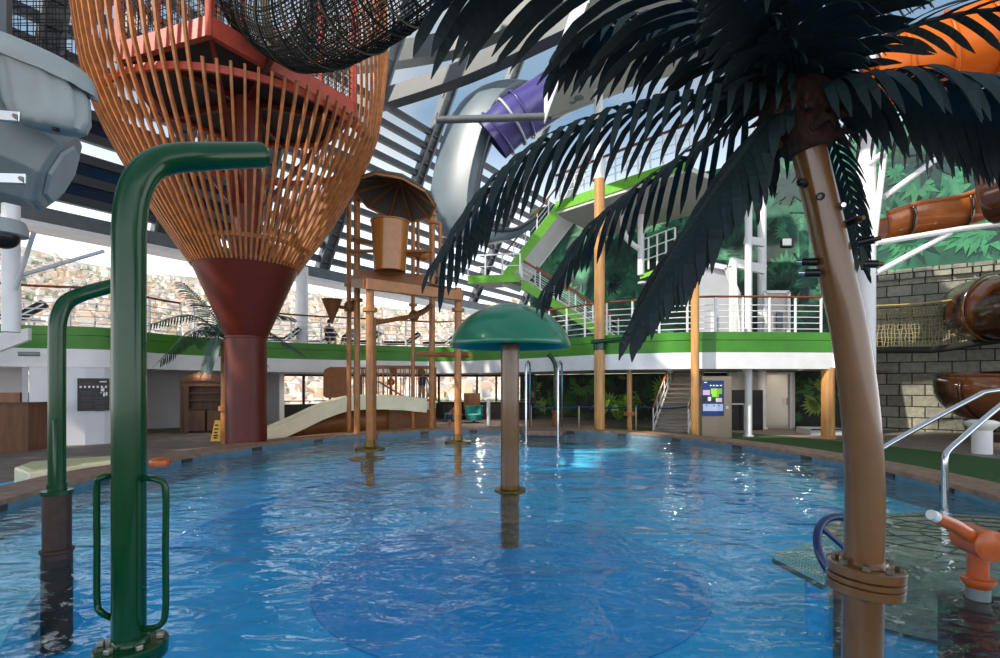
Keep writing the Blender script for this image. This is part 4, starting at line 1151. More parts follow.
# grey flume and purple tube
gf = thing('grey_flume', 'big grey open flume curving down behind the palm fronds', 'slide', P(460, 160, 25))
cpath = spline([P(520, 90, 25), P(503, 84, 25), P(485, 92, 25), P(468, 115, 25), P(456, 150, 25), P(448, 190, 25), P(449, 220, 25), P(462, 238, 25), P(490, 240, 25), P(515, 226, 25)], 6)
b = MB(); wv_ = V((-1.9, 1.5, .45)); sec = []
rings = []
for i, p in enumerate(cpath):
    t = (cpath[min(i + 1, len(cpath) - 1)] - cpath[max(0, i - 1)]).normalized()
    nrm = t.cross(wv_).normalized() * -1
    rings.append([p - wv_ * .6 - nrm * .5, p - wv_ * .5 - nrm * .06, p - wv_ * .25 + nrm * .1, p + nrm * .14, p + wv_ * .25 + nrm * .1, p + wv_ * .5 - nrm * .06, p + wv_ * .6 - nrm * .5])
b.add([p for r_ in rings for p in r_], [(i * 7 + k, i * 7 + k + 1, (i + 1) * 7 + k + 1, (i + 1) * 7 + k) for i in range(len(rings) - 1) for k in range(6)])
b.build('trough', M_slidegrey, gf, solid=.08)
b = MB(); b.tube([r_[0] for r_ in rings], .09, 8); b.tube([r_[-1] for r_ in rings], .09, 8); b.build('rim', M_roofd, gf)
pf = thing('purple_flume', 'purple tube flume passing inside the grey flume', 'slide', P(510, 120, 25))
pp_ = spline([P(585, 75, 23.5), P(545, 100, 24), P(512, 122, 24.2), P(492, 140, 24.4)], 6)
b = MB(); b.tube(pp_, 1.05, 24, cap=False); b.build('tube', M_purple, pf)
for i in (10, 12, 16):
    b = MB(); t = (pp_[i + 1] - pp_[i - 1]).normalized(); b.tube([pp_[i] - t * .05, pp_[i] + t * .05], 1.15, 24, cap=False); b.build('joint_flange', M_wallg if i == 12 else M_purple, pf, solid=.06)

# ------------------------------------------------------------------ items on the upper deck, right
hut = thing('deck_cabin', 'white framed grey deck cabin with slanted side behind the upper railing', 'cabin', P(715, 330, 21.5))
b = MB(); b.slab([P(698, 334, 21.6), P(742, 334, 21.6), P(737, 295, 21.6), P(726, 268, 21.6), P(698, 262, 21.6)], (.3, 1.5, 0)); b.build('side_panel', M_wallg, hut, smooth=False)
b = MB(); q = [P(742, 334, 21.5), P(738, 295, 21.5), P(726, 268, 21.5), P(698, 262, 21.5)]
for a, c in zip(q, q[1:]): b.bar(a, c, .14, .2)
b.build('frame', M_white, hut, smooth=False)
b = MB(); b.slab([P(712, 333, 21.5), P(716, 333, 21.5), P(716, 312, 21.5), P(712, 312, 21.5)], (0, .1, 0)); b.build('post_panel', M_white, hut, smooth=False)
b = MB(); b.bar(P(730, 262, 21), P(765, 270, 21), .2, .35); b.bar(P(733, 262, 21), P(733, 334, 21), .2, .25); b.bar(P(745, 240, 21), P(764, 243, 21), .2, .3); b.build('gantry', M_white, hut, smooth=False)
dd = thing('deck_door', 'cream framed door in the mural behind the upper railing', 'door', P(780, 330, 22.6))
b = MB(); b.slab([P(766, 336, 22.6), P(788, 336, 22.6), P(788, 293, 22.6), P(766, 293, 22.6)], (.1, .15, 0)); b.build('leaf', M_soffit, dd, smooth=False)
b = MB()
for a, c in (((765, 336), (765, 292)), ((788.5, 336), (788.5, 292)), ((765, 292), (788.5, 292))): b.bar(P(*a, 22.5), P(*c, 22.5), .12, .12)
b.build('frame', M_white, dd, smooth=False)
b = MB(); b.slab([P(777, 330, 22.45), P(783, 330, 22.45), P(783, 312, 22.45), P(777, 312, 22.45)], (0, .06, 0)); b.build('window', M_navy, dd, smooth=False)
fl = thing('flood_light', 'small square floodlight mounted on the mural left of the palm trunk', 'light', P(787, 243, 23))
b = MB(); b.box(P(787, 243, 23.4), (.5, .25, .42)); b.build('housing', M_black, fl, smooth=False, bevel=.02)
b = MB(); b.box(P(787, 242, 23.24), (.38, .03, .3)); b.build('lens', M_wallg, fl, smooth=False)
b = MB(); b.cyl(P(787, 243, 23.5), P(787, 243, 24.6), .05, 8); b.build('bracket', M_black, fl)
wb = thing('white_balcony', 'small white balcony with railing on the mural left of the big low frond', 'balcony', P(655, 265, 25))
b = MB(); b.slab([P(640, 275, 25), P(675, 262, 24), P(680, 262, 25.5), P(645, 275, 26.5)], (0, 0, -.2)); b.build('slab', M_lime, wb, smooth=False)
b = MB()
for k in range(5):
    a = P(640, 272, 25).lerp(P(675, 260, 24), k / 4); b.bar(a, a + V((0, 0, 1.5)), .07, .07)
for h in (.5, 1, 1.5): b.bar(P(640, 272, 25) + V((0, 0, h)), P(675, 260, 24) + V((0, 0, h)), .05, .05)
b.build('railing_bars', M_white, wb, smooth=False)
b = MB(); b.cyl(P(641, 275, 25), P(641, 215, 25), .16, 14); b.tube(spline([P(641, 250, 25), P(630, 242, 25), P(624, 232, 25), P(622, 215, 25)], 5), .13, 12); b.build('pipe', M_white, wb)
b = MB(); b.lathe([(.25, 0), (.25, .1), (.15, .12)], P(643, 284, 25), 14); b.build('pipe_end', M_wallg, wb)

# ------------------------------------------------------------------ brown flumes on the right
bf = thing('spiral_flume', 'glossy dark brown spiral tube flume before the stone wall', 'slide', V((17.4, 17, DZ)))
ax = V((18.35, 17.2, 0)); Rh, rt = 1.95, 1.02
def hel(a, z): return ax + V((Rh * math.cos(a), Rh * math.sin(a), z))
zu = ph(303, 16.2); zl = ph(388, 16.2)
pts = [hel(PI * (1.95 - 1.9 * k / 40), zu + .75 * (k / 40 - .5)) for k in range(41)]
b = MB(); b.tube(pts, rt, 28, cap=False); b.build('upper_tube', M_flume, bf, solid=.06)
for i in (5, 12, 20, 28, 35):
    b = MB(); t = (pts[i + 1] - pts[i - 1]).normalized(); b.tube([pts[i] - t * .05, pts[i] + t * .05], rt + .1, 28, cap=False); b.build('joint_flange', M_flume, bf, solid=.05)
pts = [hel(PI * (1.95 - 1.9 * k / 40), zl + .5 * (k / 40 - .5)) for k in range(41)]
b = MB(); b.tube(pts, rt * 1.12, 22, arc=(PI * .88, PI * 2.12), upv=(0, 0, 1)); b.build('lower_trough', M_flume, bf, solid=.07)
b = MB(); fr = tframes(pts)
for s_ in (-1, 1): b.tube([p + f[1] * s_ * rt * 1.06 + V((0, 0, .42)) for p, f in zip(pts, fr)], .06, 8)
b.build('trough_rim', M_flume, bf)
for i in (5, 12, 20, 28):
    b = MB(); t = (pts[i + 1] - pts[i - 1]).normalized(); b.tube([pts[i] - t * .05, pts[i] + t * .05], rt * 1.2, 20, arc=(PI * .95, 2.05 * PI), upv=(0, 0, 1)); b.build('joint_flange', M_flume, bf, solid=.05)
b = MB(); c = plan(982, 14.8); b.cyl(zz(c, DZ), zz(c, ph(425, 14.8)), .23, 20); b.lathe([(.23, ph(430, 14.8)), (.38, ph(425, 14.8)), (.4, ph(422, 14.8)), (.25, ph(420, 14.8))], c, 20); b.build('pylon', M_white, bf)
tf = thing('tan_flume', 'tan open trough flume crossing above the white strut on the right', 'slide', P(930, 220, 17))
pts = spline([P(872, 222, 17.6), P(905, 212, 17.5), P(950, 205, 17.3), (P(1000, 188, 16.8)), P(1050, 160, 16)], 8)
b = MB(); b.tube(pts, .78, 18, arc=(PI * .98, PI * 2.02), upv=(0, 0, 1)); b.build('trough', M_flumeo, tf, solid=.07)
b = MB(); fr = tframes(pts)
for s_ in (-1, 1): b.tube([p + f[1] * s_ * .8 + V((0, 0, .05)) for p, f in zip(pts, fr)], .07, 8)
b.build('trough_rim', M_flumeo, tf)
for i in (6, 17, 25):
    b = MB(); t = (pts[i + 1] - pts[i - 1]).normalized(); b.tube([pts[i] - t * .05, pts[i] + t * .05], .88, 18, arc=(PI, 2 * PI), upv=(0, 0, 1)); b.build('joint_flange', M_flume, tf, solid=.05)
hb = thing('brown_tube_flume', 'dark brown tube flume end poking in at the right edge above the tan trough', 'slide', P(1010, 190, 15.5))
pts = spline([P(990, 196, 16), P(1010, 190, 15.6), P(1060, 180, 15)], 6)
b = MB(); b.tube(pts, .85, 24, cap=False); b.build('tube', M_flume, hb, solid=.06)
of = thing('orange_flume', 'bright translucent orange flume high at the upper right behind fronds', 'slide', P(950, 60, 12))
pts = spline([P(870, 78, 12.6), P(920, 62, 12.2), P(970, 45, 11.8), P(1030, 20, 11.4)], 8)
b = MB(); b.tube(pts, .82, 22, arc=(PI * .7, PI * 2.3), upv=(0, 0, 1)); b.build('trough', M_orangeT, of, solid=.04)
b = MB()
for i in (5, 12, 18):
    t = (pts[i + 1] - pts[i - 1]).normalized(); b.tube([pts[i] - t * .04, pts[i] + t * .04], .88, 22, arc=(PI * .7, PI * 2.3), upv=(0, 0, 1))
b.build('joint_flange', M_orangeT, of, solid=.04)

# rope net bridge
nbz = thing('rope_net_bridge', 'sagging rope net bridge with black padded edge before the stone wall', 'net bridge', P(920, 350, 18.5))
def sag(k, row):
    px = 868 + 112 * k; top = 306 + 10 * math.sin(PI * min(1, k)) * .2 - 10 * k; bot = 350 - 22 * max(0, k - .55) ** 1.3
    y = top + (bot - top) * row
    return P(px, y, 18.6 + .5 * math.sin(PI * row) - 1.0 * k)
b = MB()
for i in range(34):
    k = i / 33; kk_ = k + random.uniform(-.006, .006); b.tube([sag(kk_ + random.uniform(-.01, .01), r_ / 8) for r_ in range(9)], .016, 4)
for j in range(12):
    b.tube([sag(i / 24, min(1, max(0, j / 11 + random.uniform(-.02, .02)))) for i in range(25)], .016, 4)
b.build('net', mat('pale_rope', '#8d8460', .8), nbz)
b = MB(); b.tube([sag(i / 24, 1.0) for i in range(25)], .12, 10); b.build('padded_edge', M_net, nbz)
b = MB(); b.tube([sag(i / 24, 0.0) for i in range(25)], .03, 6); b.build('top_rope', mat('tan_rope', '#a8925c', .8), nbz)
b = MB(); b.tube([sag(1, 1.0), P(1000, 340, 17.2), P(1040, 338, 16.6)], .12, 8); b.build('padded_end', M_net, nbz)

# ------------------------------------------------------------------ right foreground fittings
isl = thing('entry_step', 'oval tiled entry step under the water surface at the right', 'step', V((6.3, 6.5, -.9)))
b = MB(); b.lathe([(1.95, -.95), (1.95, -.07), (1.9, -.05), (.0001, -.05)], V((6.15, 6.55, 0)), 48, sy=.62)
b.build('step', M_tilegrey, isl, ang=30)
b = MB()
for k in range(1, 5):
    b.tube([V((6.15 + 1.95 * k / 5 * math.cos(2 * PI * i / 48), 6.55 + 1.95 * .62 * k / 5 * math.sin(2 * PI * i / 48), -.048)) for i in range(48)], .012, 4, closed=True)
for k in range(16):
    a = 2 * PI * k / 16; b.bar((6.15 + .4 * math.cos(a), 6.55 + .25 * math.sin(a), -.048), (6.15 + 1.93 * math.cos(a), 6.55 + 1.2 * math.sin(a), -.048), .016, .012)
b.build('tile_joints', M_darktile, isl, smooth=False)
def handrail(label, pts, r=.042):
    root = thing('pool_handrail', label, 'handrail', V(pts[0]))
    b = MB(); b.tube(pts[:1] + spline(pts[1:-1], 5) + pts[-1:], r, 14); b.build('tube', M_steel, root)
    b = MB(); b.lathe([(.1, -.03), (.1, 0), (.05, .03)], V(pts[0]), 16); b.build('foot_flange', M_steel, root)
handrail('chrome handrail rising from the tiled step at the right edge', [P(945, 513, 7.7), P(945, 480, 7.7), P(945, 459, 7.7), P(948, 451, 7.75), P(960, 440, 7.9), P(1000, 406, 8.4), P(1060, 362, 8.9), P(1075, 430, 9.0)])
handrail('chrome handrail emerging from behind the palm trunk', [zz(P(868, 470, 8.6), -.1), P(868, 468, 8.6), P(872, 456, 8.6), P(886, 446, 8.65), P(930, 421, 8.8), P(975, 397, 9.0), P(990, 391.5, 9.05), P(1040, 387, 9.2), P(1075, 420, 9.2)])

wc = thing('water_cannon', 'orange swivel water cannon on a dark round base at the right edge', 'water cannon', plan(977, 4.5, 0))
d = 4.5; c = plan(978, d)
b = MB(); b.lathe([(.27, -.9), (.27, -.03), (.24, -.01), (.1, 0)], c, 32); b.build('base', M_sleeve, wc)
b = MB(); zt = ph(548, d); b.lathe([(.085, -.02), (.085, .1)], c, 20); b.build('sleeve', M_horn2, wc)
b = MB(); zf = ph(580, d); b.lathe([(.08, zf - .06), (.115, zf - .02), (.12, zf), (.12, zf + .02), (.075, zf + .03), (.075, zt - .05), (.11, zt)], c, 24); b.build('stem', M_orange, wc)
b = MB(); h = P(978, 541, d); ex = (P(996, 553, d + .1) - P(962, 529, d - .1)).normalized()
b.tube([h + V((-.02, -.16, 0)), h + V((-.02, -.15, 0)), h + V((.02, .15, 0)), h + V((.02, .16, 0))], [.1, .13, .13, .1], 24); b.build('swivel_head', M_orange, wc)
b = MB(); b.tube([h, P(955, 526, d - .12), P(936, 517, d - .2)], [.062, .058, .05], 18); b.build('barrel', M_orange, wc)
b = MB(); b.tube([P(936.5, 517.2, d - .2), P(931, 514.5, d - .22)], [.045, .042], 18); b.build('nozzle_tip', M_white, wc)
b = MB(); b.tube([h, P(1005, 551, d + .05), P(1030, 556, d + .1)], [.065, .07, .07], 18); b.build('rear_grip', M_orange, wc)

hw_ = thing('hand_wheel', 'dark blue valve hand wheel behind the palm trunk', 'wheel', plan(858, 4.3, 0))
c = P(850, 553, 4.3); MM = Matrix.Rotation(R(68), 3, 'X') @ Matrix.Rotation(R(0), 3, 'Z'); Mw = Matrix.Rotation(R(14), 3, 'Z') @ Matrix.Rotation(R(62), 3, 'X')
b = MB(); b.tube([c + Mw @ V((.3 * math.cos(2 * PI * k / 40), .3 * math.sin(2 * PI * k / 40), 0)) for k in range(40)], .032, 12, closed=True); b.build('rim', M_blue, hw_)
for k in range(4):
    a = R(40 + 90 * k); b = MB(); b.tube([c, c + Mw @ V((.3 * math.cos(a), .3 * math.sin(a), 0))], .022, 10); b.build('spoke', M_blue, hw_)
b = MB(); b.ball(c, .05, 14, 8); b.build('hub', M_blue, hw_)
b = MB(); b.tube([c, c + Mw @ V((0, 0, -.2)), V((c.x + .05, c.y + .22, .1)), V((c.x + .05, c.y + .22, -.9))], .045, 12); b.build('pedestal', M_trunk, hw_)

gr = thing('floor_grate', 'grey square grate under water left of the blue hand wheel', 'grate', P(815, 565, 5.8))
q = [P(772, 558, 6.0), P(828, 541, 6.7), P(862, 560, 5.9), P(822, 586, 5.2)]
q = [zz(p, -.12) for p in q]
b = MB(); n = 16
for k in range(n + 1):
    b.bar(q[0].lerp(q[1], k / n), q[3].lerp(q[2], k / n), .02, .03); b.bar(q[0].lerp(q[3], k / n), q[1].lerp(q[2], k / n), .02, .03)
b.build('bars', M_grate, gr, smooth=False)
b = MB(); b.slab([p - V((0, 0, .03)) for p in q], (0, 0, -.05)); b.build('tray', mat('grate_tray', '#2f4a4e', .6), gr, smooth=False)
b = MB()
cq = (q[0] + q[2]) / 2; b.cyl(zz(cq, -1.0), zz(cq, -.19), .12, 14)
b.build('pedestal', M_floorb, gr)

# ------------------------------------------------------------------ loungers and people
def lounger(label, loc, rz):
    global LP
    if LP is None:
        LP = thing('deck_lounger', label, 'lounger', (0, 0, 0), 'dark loungers on the upper deck')
        b = MB(); b.bar((-.95, 0, .42), (.3, 0, .42), .62, .16); b.build('seat', M_charcoal, LP, smooth=False, local=True)
        b = MB(); b.bar((.28, 0, .42), (.95, 0, .95), .62, .16); b.build('backrest', M_charcoal, LP, smooth=False, local=True)
        for y in (-.33, .33):
            b = MB(); b.bar((-1, y, .36), (.9, y, .36), .04, .05); b.bar((.3, y, .38), (.98, y, .87), .04, .05); b.build('side_rail', M_white, LP, smooth=False, local=True)
            for x in (-.8, .6):
                b = MB(); b.bar((x, y, 0), (x, y, .36), .05, .05); b.build('leg', M_white, LP, smooth=False, local=True)
        o = LP
    else:
        o = copy_tree(LP); o['label'] = label
    o.location = loc; o.rotation_euler.z = rz
LP = None
for px, d_, rz in ((280, 25.9, 12), (318, 27.8, 8), (362, 27.8, 0), (402, 28.4, 0), (441, 28.8, -5)):
    lounger('dark sling lounger with white frame behind the upper railing near the bucket tower', plan(px, d_, UZ - .03), R(rz))
lo = copy_tree(LP); lo['label'] = 'dark lounger at the far left end of the upper deck'; lo['group'] = 'dark lounger at the left deck end'; lo.location = plan(8, 17.4, UZ - .03); lo.rotation_euler.z = R(30)

def person(label, base, joints, rad, cloth=None, cloth_m=None, hair=True, sc_=1.0):
    root = thing('person', label, 'person', base)
    vs = []; es = []; rs = []
    names = list(joints)
    for n_ in names: vs.append(tuple(V(joints[n_][0]) * sc_))
    for n_ in names:
        pr = joints[n_][1]
        if pr: es.append((names.index(pr), names.index(n_)))
    me = bpy.data.meshes.new('body'); me.from_pydata(vs, es, []); o = bpy.data.objects.new('body', me); COL.objects.link(o); o.parent = root
    me.materials.append(M_skin)
    o.modifiers.new('skin', 'SKIN'); 
    for i, n_ in enumerate(names):
        r_ = rad.get(n_, .05) * sc_; me.skin_vertices[0].data[i].radius = (r_, r_)
    me.skin_vertices[0].data[0].use_root = True
    s = o.modifiers.new('s', 'SUBSURF'); s.levels = 1; s.render_levels = 2
    for pn, pa, pb, ra, rb_, m_c in (cloth or []):
        b = MB(); A_ = V(pa) * sc_; B_ = V(pb) * sc_
        b.tube([A_.lerp(B_, k / 5) for k in range(6)], [(ra + (rb_ - ra) * k / 5) * sc_ for k in range(6)], 14)
        b.build(pn, m_c, root, local=True)
    if hair:
        h = V(joints['head'][0]) * sc_; b = MB(); b.ball(h + V((0, .015, .04)) * sc_, .112 * sc_, 14, 8, (.95, 1.0, 1.0)); b.build('hair', M_hair, root, local=True)
    return root
RAD = dict(pelvis=.13, waist=.115, chest=.14, neck=.055, head=.095, lsh=.06, rsh=.06, lel=.042, rel=.042, lha=.035, rha=.035, lhip=.085, rhip=.085, lkn=.058, rkn=.058, lan=.04, ran=.04, lto=.035, rto=.035)
def body(lean=0, sit=False, bend=0):
    if sit:
        j = dict(pelvis=((0, 0, .5), None), waist=((0, .02, .68), 'pelvis'), chest=((0, .0, .9), 'waist'), neck=((0, -.02, 1.07), 'chest'), head=((0, -.04, 1.23), 'neck'),
                 lsh=((-.19, 0, .98), 'chest'), lel=((-.26, -.1, .75), 'lsh'), lha=((-.15, -.3, .66), 'lel'), rsh=((.19, 0, .98), 'chest'), rel=((.26, -.1, .75), 'rsh'), rha=((.15, -.3, .66), 'rel'),
                 lhip=((-.1, -.05, .5), 'pelvis'), lkn=((-.13, -.42, .5), 'lhip'), lan=((-.13, -.45, .08), 'lkn'), lto=((-.13, -.6, .04), 'lan'), rhip=((.1, -.05, .5), 'pelvis'), rkn=((.13, -.42, .5), 'rhip'), ran=((.13, -.45, .08), 'rkn'), rto=((.13, -.6, .04), 'ran'))
    else:
        j = dict(pelvis=((0, 0, .92), None), waist=((0, -bend * .1, 1.08), 'pelvis'), chest=((0, -bend * .3, 1.3 - bend * .05), 'waist'), neck=((0, -bend * .42, 1.48 - bend * .08), 'chest'), head=((0, -bend * .5 - .02, 1.64 - bend * .1), 'neck'),
                 lsh=((-.2, -bend * .35, 1.4 - bend * .07), 'chest'), lel=((-.28, -bend * .4 - .05, 1.13), 'lsh'), lha=((-.24, -bend * .6 - .2, .92), 'lel'), rsh=((.2, -bend * .35, 1.4 - bend * .07), 'chest'), rel=((.28, -bend * .4 - .05, 1.13), 'rsh'), rha=((.24, -bend * .6 - .2, .92), 'rel'),
                 lhip=((-.1, 0, .88), 'pelvis'), lkn=((-.12, -.03, .48), 'lhip'), lan=((-.12, .02, .08), 'lkn'), lto=((-.12, -.13, .04), 'lan'), rhip=((.1, 0, .88), 'pelvis'), rkn=((.12, -.05, .48), 'rhip'), ran=((.12, .0, .08), 'rkn'), rto=((.12, -.15, .04), 'ran'))
    return j
ps = person('bather in navy swimwear bending over beside the ochre pool post', plan(449, 22.0, DZ), body(bend=1.0), RAD,
            [('swim_shorts', (0, 0, .98), (0, -.02, .68), .17, .19, M_navycloth)], sc_=.72); ps.rotation_euler.z = R(75)
ps = person('child in navy top standing behind the play deck railing', plan(422, 22.2, 1.09), body(bend=.3), RAD,
            [('navy_top', (0, -.08, 1.36), (0, 0, .9), .19, .17, M_navycloth)], sc_=.8); ps.rotation_euler.z = R(160)
ps = person('person in dark clothes seated upright on the upper deck beside the white column', plan(329, 26.2, UZ - .03), body(sit=True), RAD,
            [('dark_top', (0, .02, .55), (0, 0, 1.02), .19, .2, M_darkcloth), ('dark_shorts', (0, -.02, .5), (0, -.4, .5), .2, .19, M_darkcloth)], sc_=1.05); ps.rotation_euler.z = R(40)
ps = person('person in grey top seated on the upper deck nearer the bucket tower posts', plan(350, 26.4, UZ - .03), body(sit=True), RAD,
            [('grey_top', (0, .02, .55), (0, 0, 1.02), .19, .2, M_cloth2), ('dark_shorts', (0, -.02, .5), (0, -.4, .5), .2, .19, M_darkcloth)], sc_=.95); ps.rotation_euler.z = R(-40)
for px, rz, who in ((329, 40, 'under the darker seated person'), (350, -40, 'under the grey topped seated person')):
    st = thing('stool', 'small dark stool ' + who, 'stool', plan(px, 26.2 if px == 329 else 26.4, UZ - .03))
    c = plan(px, 26.2 if px == 329 else 26.4); b = MB(); b.lathe([(.2, UZ + .34), (.21, UZ + .37), (.2, UZ + .39)], c, 16); b.build('seat', M_charcoal, st)
    for k in range(3):
        a = 2 * PI * k / 3; b = MB(); b.bar(zz(c, UZ + .35), zz(c, UZ - .03) + V((math.cos(a) * .18, math.sin(a) * .18, 0)), .03, .03); b.build('leg', M_charcoal, st, smooth=False)

# tables / chairs under the deck beyond the bucket tower
for i, (px, d_, lab) in enumerate(((474, 27, 'dark tub chair with teal seat under the deck left of the mushroom stalk'), (452, 28, 'dark tub chair with teal seat half hidden by the ochre pool post'))):
    ch = thing('tub_chair', lab, 'chair', plan(px, d_, DZ)); c = plan(px, d_)
    b = MB(); b.lathe([(.4, DZ + .12), (.42, DZ + .42), (.3, DZ + .46), (.0001, DZ + .46)], c, 20); b.build('seat', M_teal, ch)
    b = MB(); b.tube([c + V((.42 * math.cos(R(a)), .42 * math.sin(R(a)), DZ + .6)) for a in range(-20, 201, 20)], 1, 4, rect=(.05, .28), upv=(0, 0, 1)); b.build('backrest', M_teal if i == 0 else M_dark, ch)
    b = MB(); b.lathe([(.25, DZ), (.25, DZ + .03), (.06, DZ + .05), (.06, DZ + .14)], c, 16); b.build('base', M_dark, ch)
pdm = thing('lectern_stand', 'white sign stand under the deck left of the mushroom stalk', 'stand', plan(488, 25, DZ)); c = plan(488.5, 25)
b = MB(); b.cyl(zz(c, DZ), zz(c, 1.2), .09, 12); b.build('post', M_white, pdm)
b = MB(); b.box(zz(c, 1.45) + V((-.1, 0, 0)), (.4, .1, .4)); b.build('panel', M_white, pdm, smooth=False)

# bar counter dark under deck
bar_ = thing('bar_counter', 'long dark bar counter under the deck before the far windows', 'counter', plan(490, 29, DZ))
b = MB(); b.slab([plan(440, 29.6, DZ), plan(530, 29.2, DZ), plan(530, 29.2, .85), plan(440, 29.6, .85)], (0, .6, 0)); b.build('front', M_dark, bar_, smooth=False)
b = MB(); b.slab([plan(439, 29.5, .85), plan(531, 29.1, .85), plan(531, 29.9, .85), plan(439, 30.3, .85)], (0, 0, .06)); b.build('top', M_wood, bar_, smooth=False)
b = MB(); b.box(plan(472, 28.8, .95), (.9, .3, .9)); b.build('cabinet', M_wood, bar_, smooth=False)

# ------------------------------------------------------------------ hillside and town
def hz_(x, y):
    r = math.hypot(x, y); az = math.atan2(x, y)
    k = max(0, min(1, (r - 420) / 980)); 
    top = 285 + 22 * math.sin(az * 5 + 1) + 12 * math.sin(az * 13) - 75 * max(0, min(1, (az + .55) / .35))
    return -16 + (top + 16) * (k ** 1.25) + 3 * math.sin(x * .03) * math.sin(y * .025)
b = MB(); na, nr = 90, 40; vs = []
for i in range(na + 1):
    az = R(-75 + 100 * i / na)
    for j in range(nr + 1):
        r = 410 + 1000 * j / nr; x, y = r * math.sin(az), r * math.cos(az); vs.append((x, y, hz_(x, y)))
fs = [(i * (nr + 1) + j, (i + 1) * (nr + 1) + j, (i + 1) * (nr + 1) + j + 1, i * (nr + 1) + j + 1) for i in range(na) for j in range(nr)]
b.add(vs, fs)
M_hill = mat('hillside', '#b9b8a2', .95, var=.35, vscale=.02)  # pale tone holds distance haze in the colour
tag(b.build('hills', M_hill), kind='structure')
b = MB(); rg = random.Random(11)
for i in range(6500):
    az = R(rg.uniform(-52, 8)); r = 425 + 900 * rg.random() ** 1.4; x, y = r * math.sin(az), r * math.cos(az); z = hz_(x, y)
    w, l, h = rg.uniform(6, 15), rg.uniform(6, 13), rg.uniform(5, 11) * (1.6 if rg.random() < .1 else 1)
    b.cur = rg.choice((0, 0, 0, 1)); rz = rg.uniform(0, 3)
    b.box((x, y, z + h / 2 - 1.5), (w, l, h), rz)
    b.cur = 2 if rg.random() < .6 else 3
    Mz = Matrix.Rotation(rz, 3, 'Z'); c = V((x, y, z + h - 1.5)); e_ = [c + Mz @ V((sx * w * .55, sy * l * .55, 0)) for sx, sy in ((-1, -1), (1, -1), (1, 1), (-1, 1))]
    r0 = c + Mz @ V((-w * .3, 0, h * .3)); r1 = c + Mz @ V((w * .3, 0, h * .3))
    b.add(e_ + [r0, r1], [(0, 1, 5, 4), (1, 2, 5), (2, 3, 4, 5), (3, 0, 4)])
    if rg.random() < .45:
        b.cur = 4; t_ = V((x + rg.uniform(-14, 14), y + rg.uniform(-14, 14), 0)); t_.z = hz_(t_.x, t_.y) + 2; b.ball(t_, rg.uniform(3, 6), 6, 4)
tag(b.build('hillside_town', [mat('town_white', '#e8e2d8', .9), mat('town_cream', '#d8c3a0', .9), mat('town_terracotta_hazed', '#d9b4a0', .9), mat('town_grey_roof', '#c4bab0', .9), mat('town_trees_hazed', '#a3ac90', .95)], smooth=False),  # roof and tree tones paled, distance haze put into the colours
    'distant town of white houses with terracotta roofs on the hillside', 'town', kind='stuff')

# round fill lamps added in the ceiling to brighten the dark under deck
for px, d_ in ((200, 20.8), (330, 26.5), (480, 27.5), (600, 24), (670, 22.5), (745, 21.5), (800, 21.5)):
    root = thing('ceiling_fill_lamp', 'round fill lamp added in the under deck ceiling', 'light', plan(px, d_, WBZ + .04), 'added ceiling fill lamps')
    b = MB(); c = plan(px, d_); b.lathe([(.12, WBZ + .06), (.12, WBZ + .03), (.1, WBZ + .03), (.1, WBZ + .05)], c, 16); b.build('rim', M_white, root)
    b = MB(); b.lathe([(.1, WBZ + .045), (.1, WBZ + .05), (.0001, WBZ + .05)], c, 16); b.build('lens', mat('fill_lamp_lens', '#fff2dc', .4, emit=4), root)
    L_ = bpy.data.lights.new('fill_light', 'AREA'); L_.shape = 'DISK'; L_.size = .2; L_.energy = 60 if px < 560 else 14; L_.color = (1, .9, .75)
    lo_ = bpy.data.objects.new('fill_light', L_); COL.objects.link(lo_); lo_.location = plan(px, d_, WBZ); 
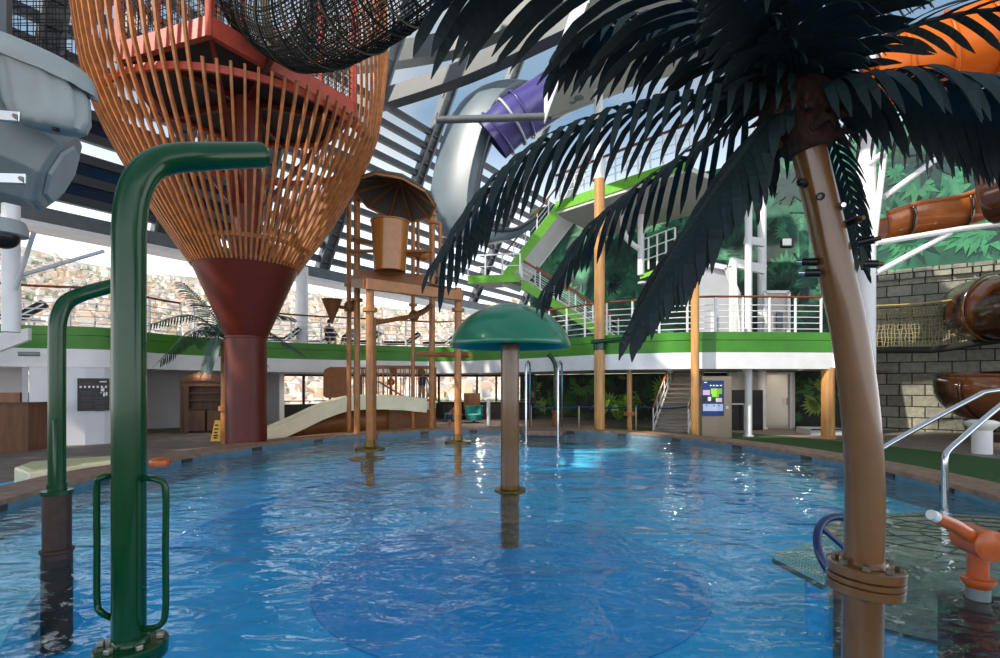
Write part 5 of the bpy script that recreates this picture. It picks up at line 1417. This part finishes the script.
# ------------------------------------------------------------------ world, sun, camera
w = bpy.data.worlds.new('World'); sc.world = w; w.use_nodes = True
nt = w.node_tree; bg = nt.nodes['Background']
tc = nt.nodes.new('ShaderNodeTexCoord'); sx = nt.nodes.new('ShaderNodeSeparateXYZ'); nt.links.new(tc.outputs['Generated'], sx.inputs[0])
rp = nt.nodes.new('ShaderNodeValToRGB'); e = rp.color_ramp.elements
e[0].position = 0; e[0].color = (.95, .97, 1.0, 1); e[1].position = .62; e[1].color = lin('#b9d2ea')
x = e.new(.34); x.color = lin('#d3e5f5'); x = e.new(.46); x.color = lin('#9cc4ea')
nt.links.new(sx.outputs['Z'], rp.inputs[0])
no = nt.nodes.new('ShaderNodeTexNoise'); no.inputs['Scale'].default_value = 2.2; no.inputs['Detail'].default_value = 6; nt.links.new(tc.outputs['Generated'], no.inputs['Vector'])
cr = nt.nodes.new('ShaderNodeValToRGB'); cr.color_ramp.elements[0].position = .5; cr.color_ramp.elements[1].position = .72
nt.links.new(no.outputs['Fac'], cr.inputs[0])
mx = nt.nodes.new('ShaderNodeMix'); mx.data_type = 'RGBA'; mx.inputs['B'].default_value = (.97, .98, 1, 1)
nt.links.new(cr.outputs[0], mx.inputs['Factor']); nt.links.new(rp.outputs[0], mx.inputs['A']); nt.links.new(mx.outputs['Result'], bg.inputs[0])
mr = nt.nodes.new('ShaderNodeMapRange'); mr.inputs['From Min'].default_value = .1; mr.inputs['From Max'].default_value = .45; mr.inputs['To Min'].default_value = 2.2; mr.inputs['To Max'].default_value = .62
nt.links.new(sx.outputs['Z'], mr.inputs['Value']); nt.links.new(mr.outputs[0], bg.inputs[1])
sl_ = bpy.data.lights.new('sun', 'SUN'); sl_.energy = 4.6; sl_.angle = R(1.0); sl_.color = (1, .93, .82)
so = bpy.data.objects.new('sun', sl_); COL.objects.link(so)
dirv = V((.72, .42, -.62)).normalized(); so.rotation_euler = dirv.to_track_quat('-Z', 'Y').to_euler(); so.location = (-20, -10, 30)

cam = bpy.data.cameras.new('camera'); co = bpy.data.objects.new('camera', cam); COL.objects.link(co)
co.location = (0, 0, CAMZ); co.rotation_euler = (R(90), 0, 0)
cam.sensor_width = 36; cam.lens = 36 * F / 1000; cam.shift_y = .056; cam.clip_end = 3000; cam.clip_start = .05
sc.camera = co
sc.view_settings.view_transform = 'Standard'; sc.view_settings.look = 'None'; sc.view_settings.gamma = 1; sc.view_settings.exposure = .25
sc.view_settings.use_curve_mapping = False
sc.cycles.use_denoising = True
sc.cycles.max_bounces = 8; sc.cycles.transparent_max_bounces = 12
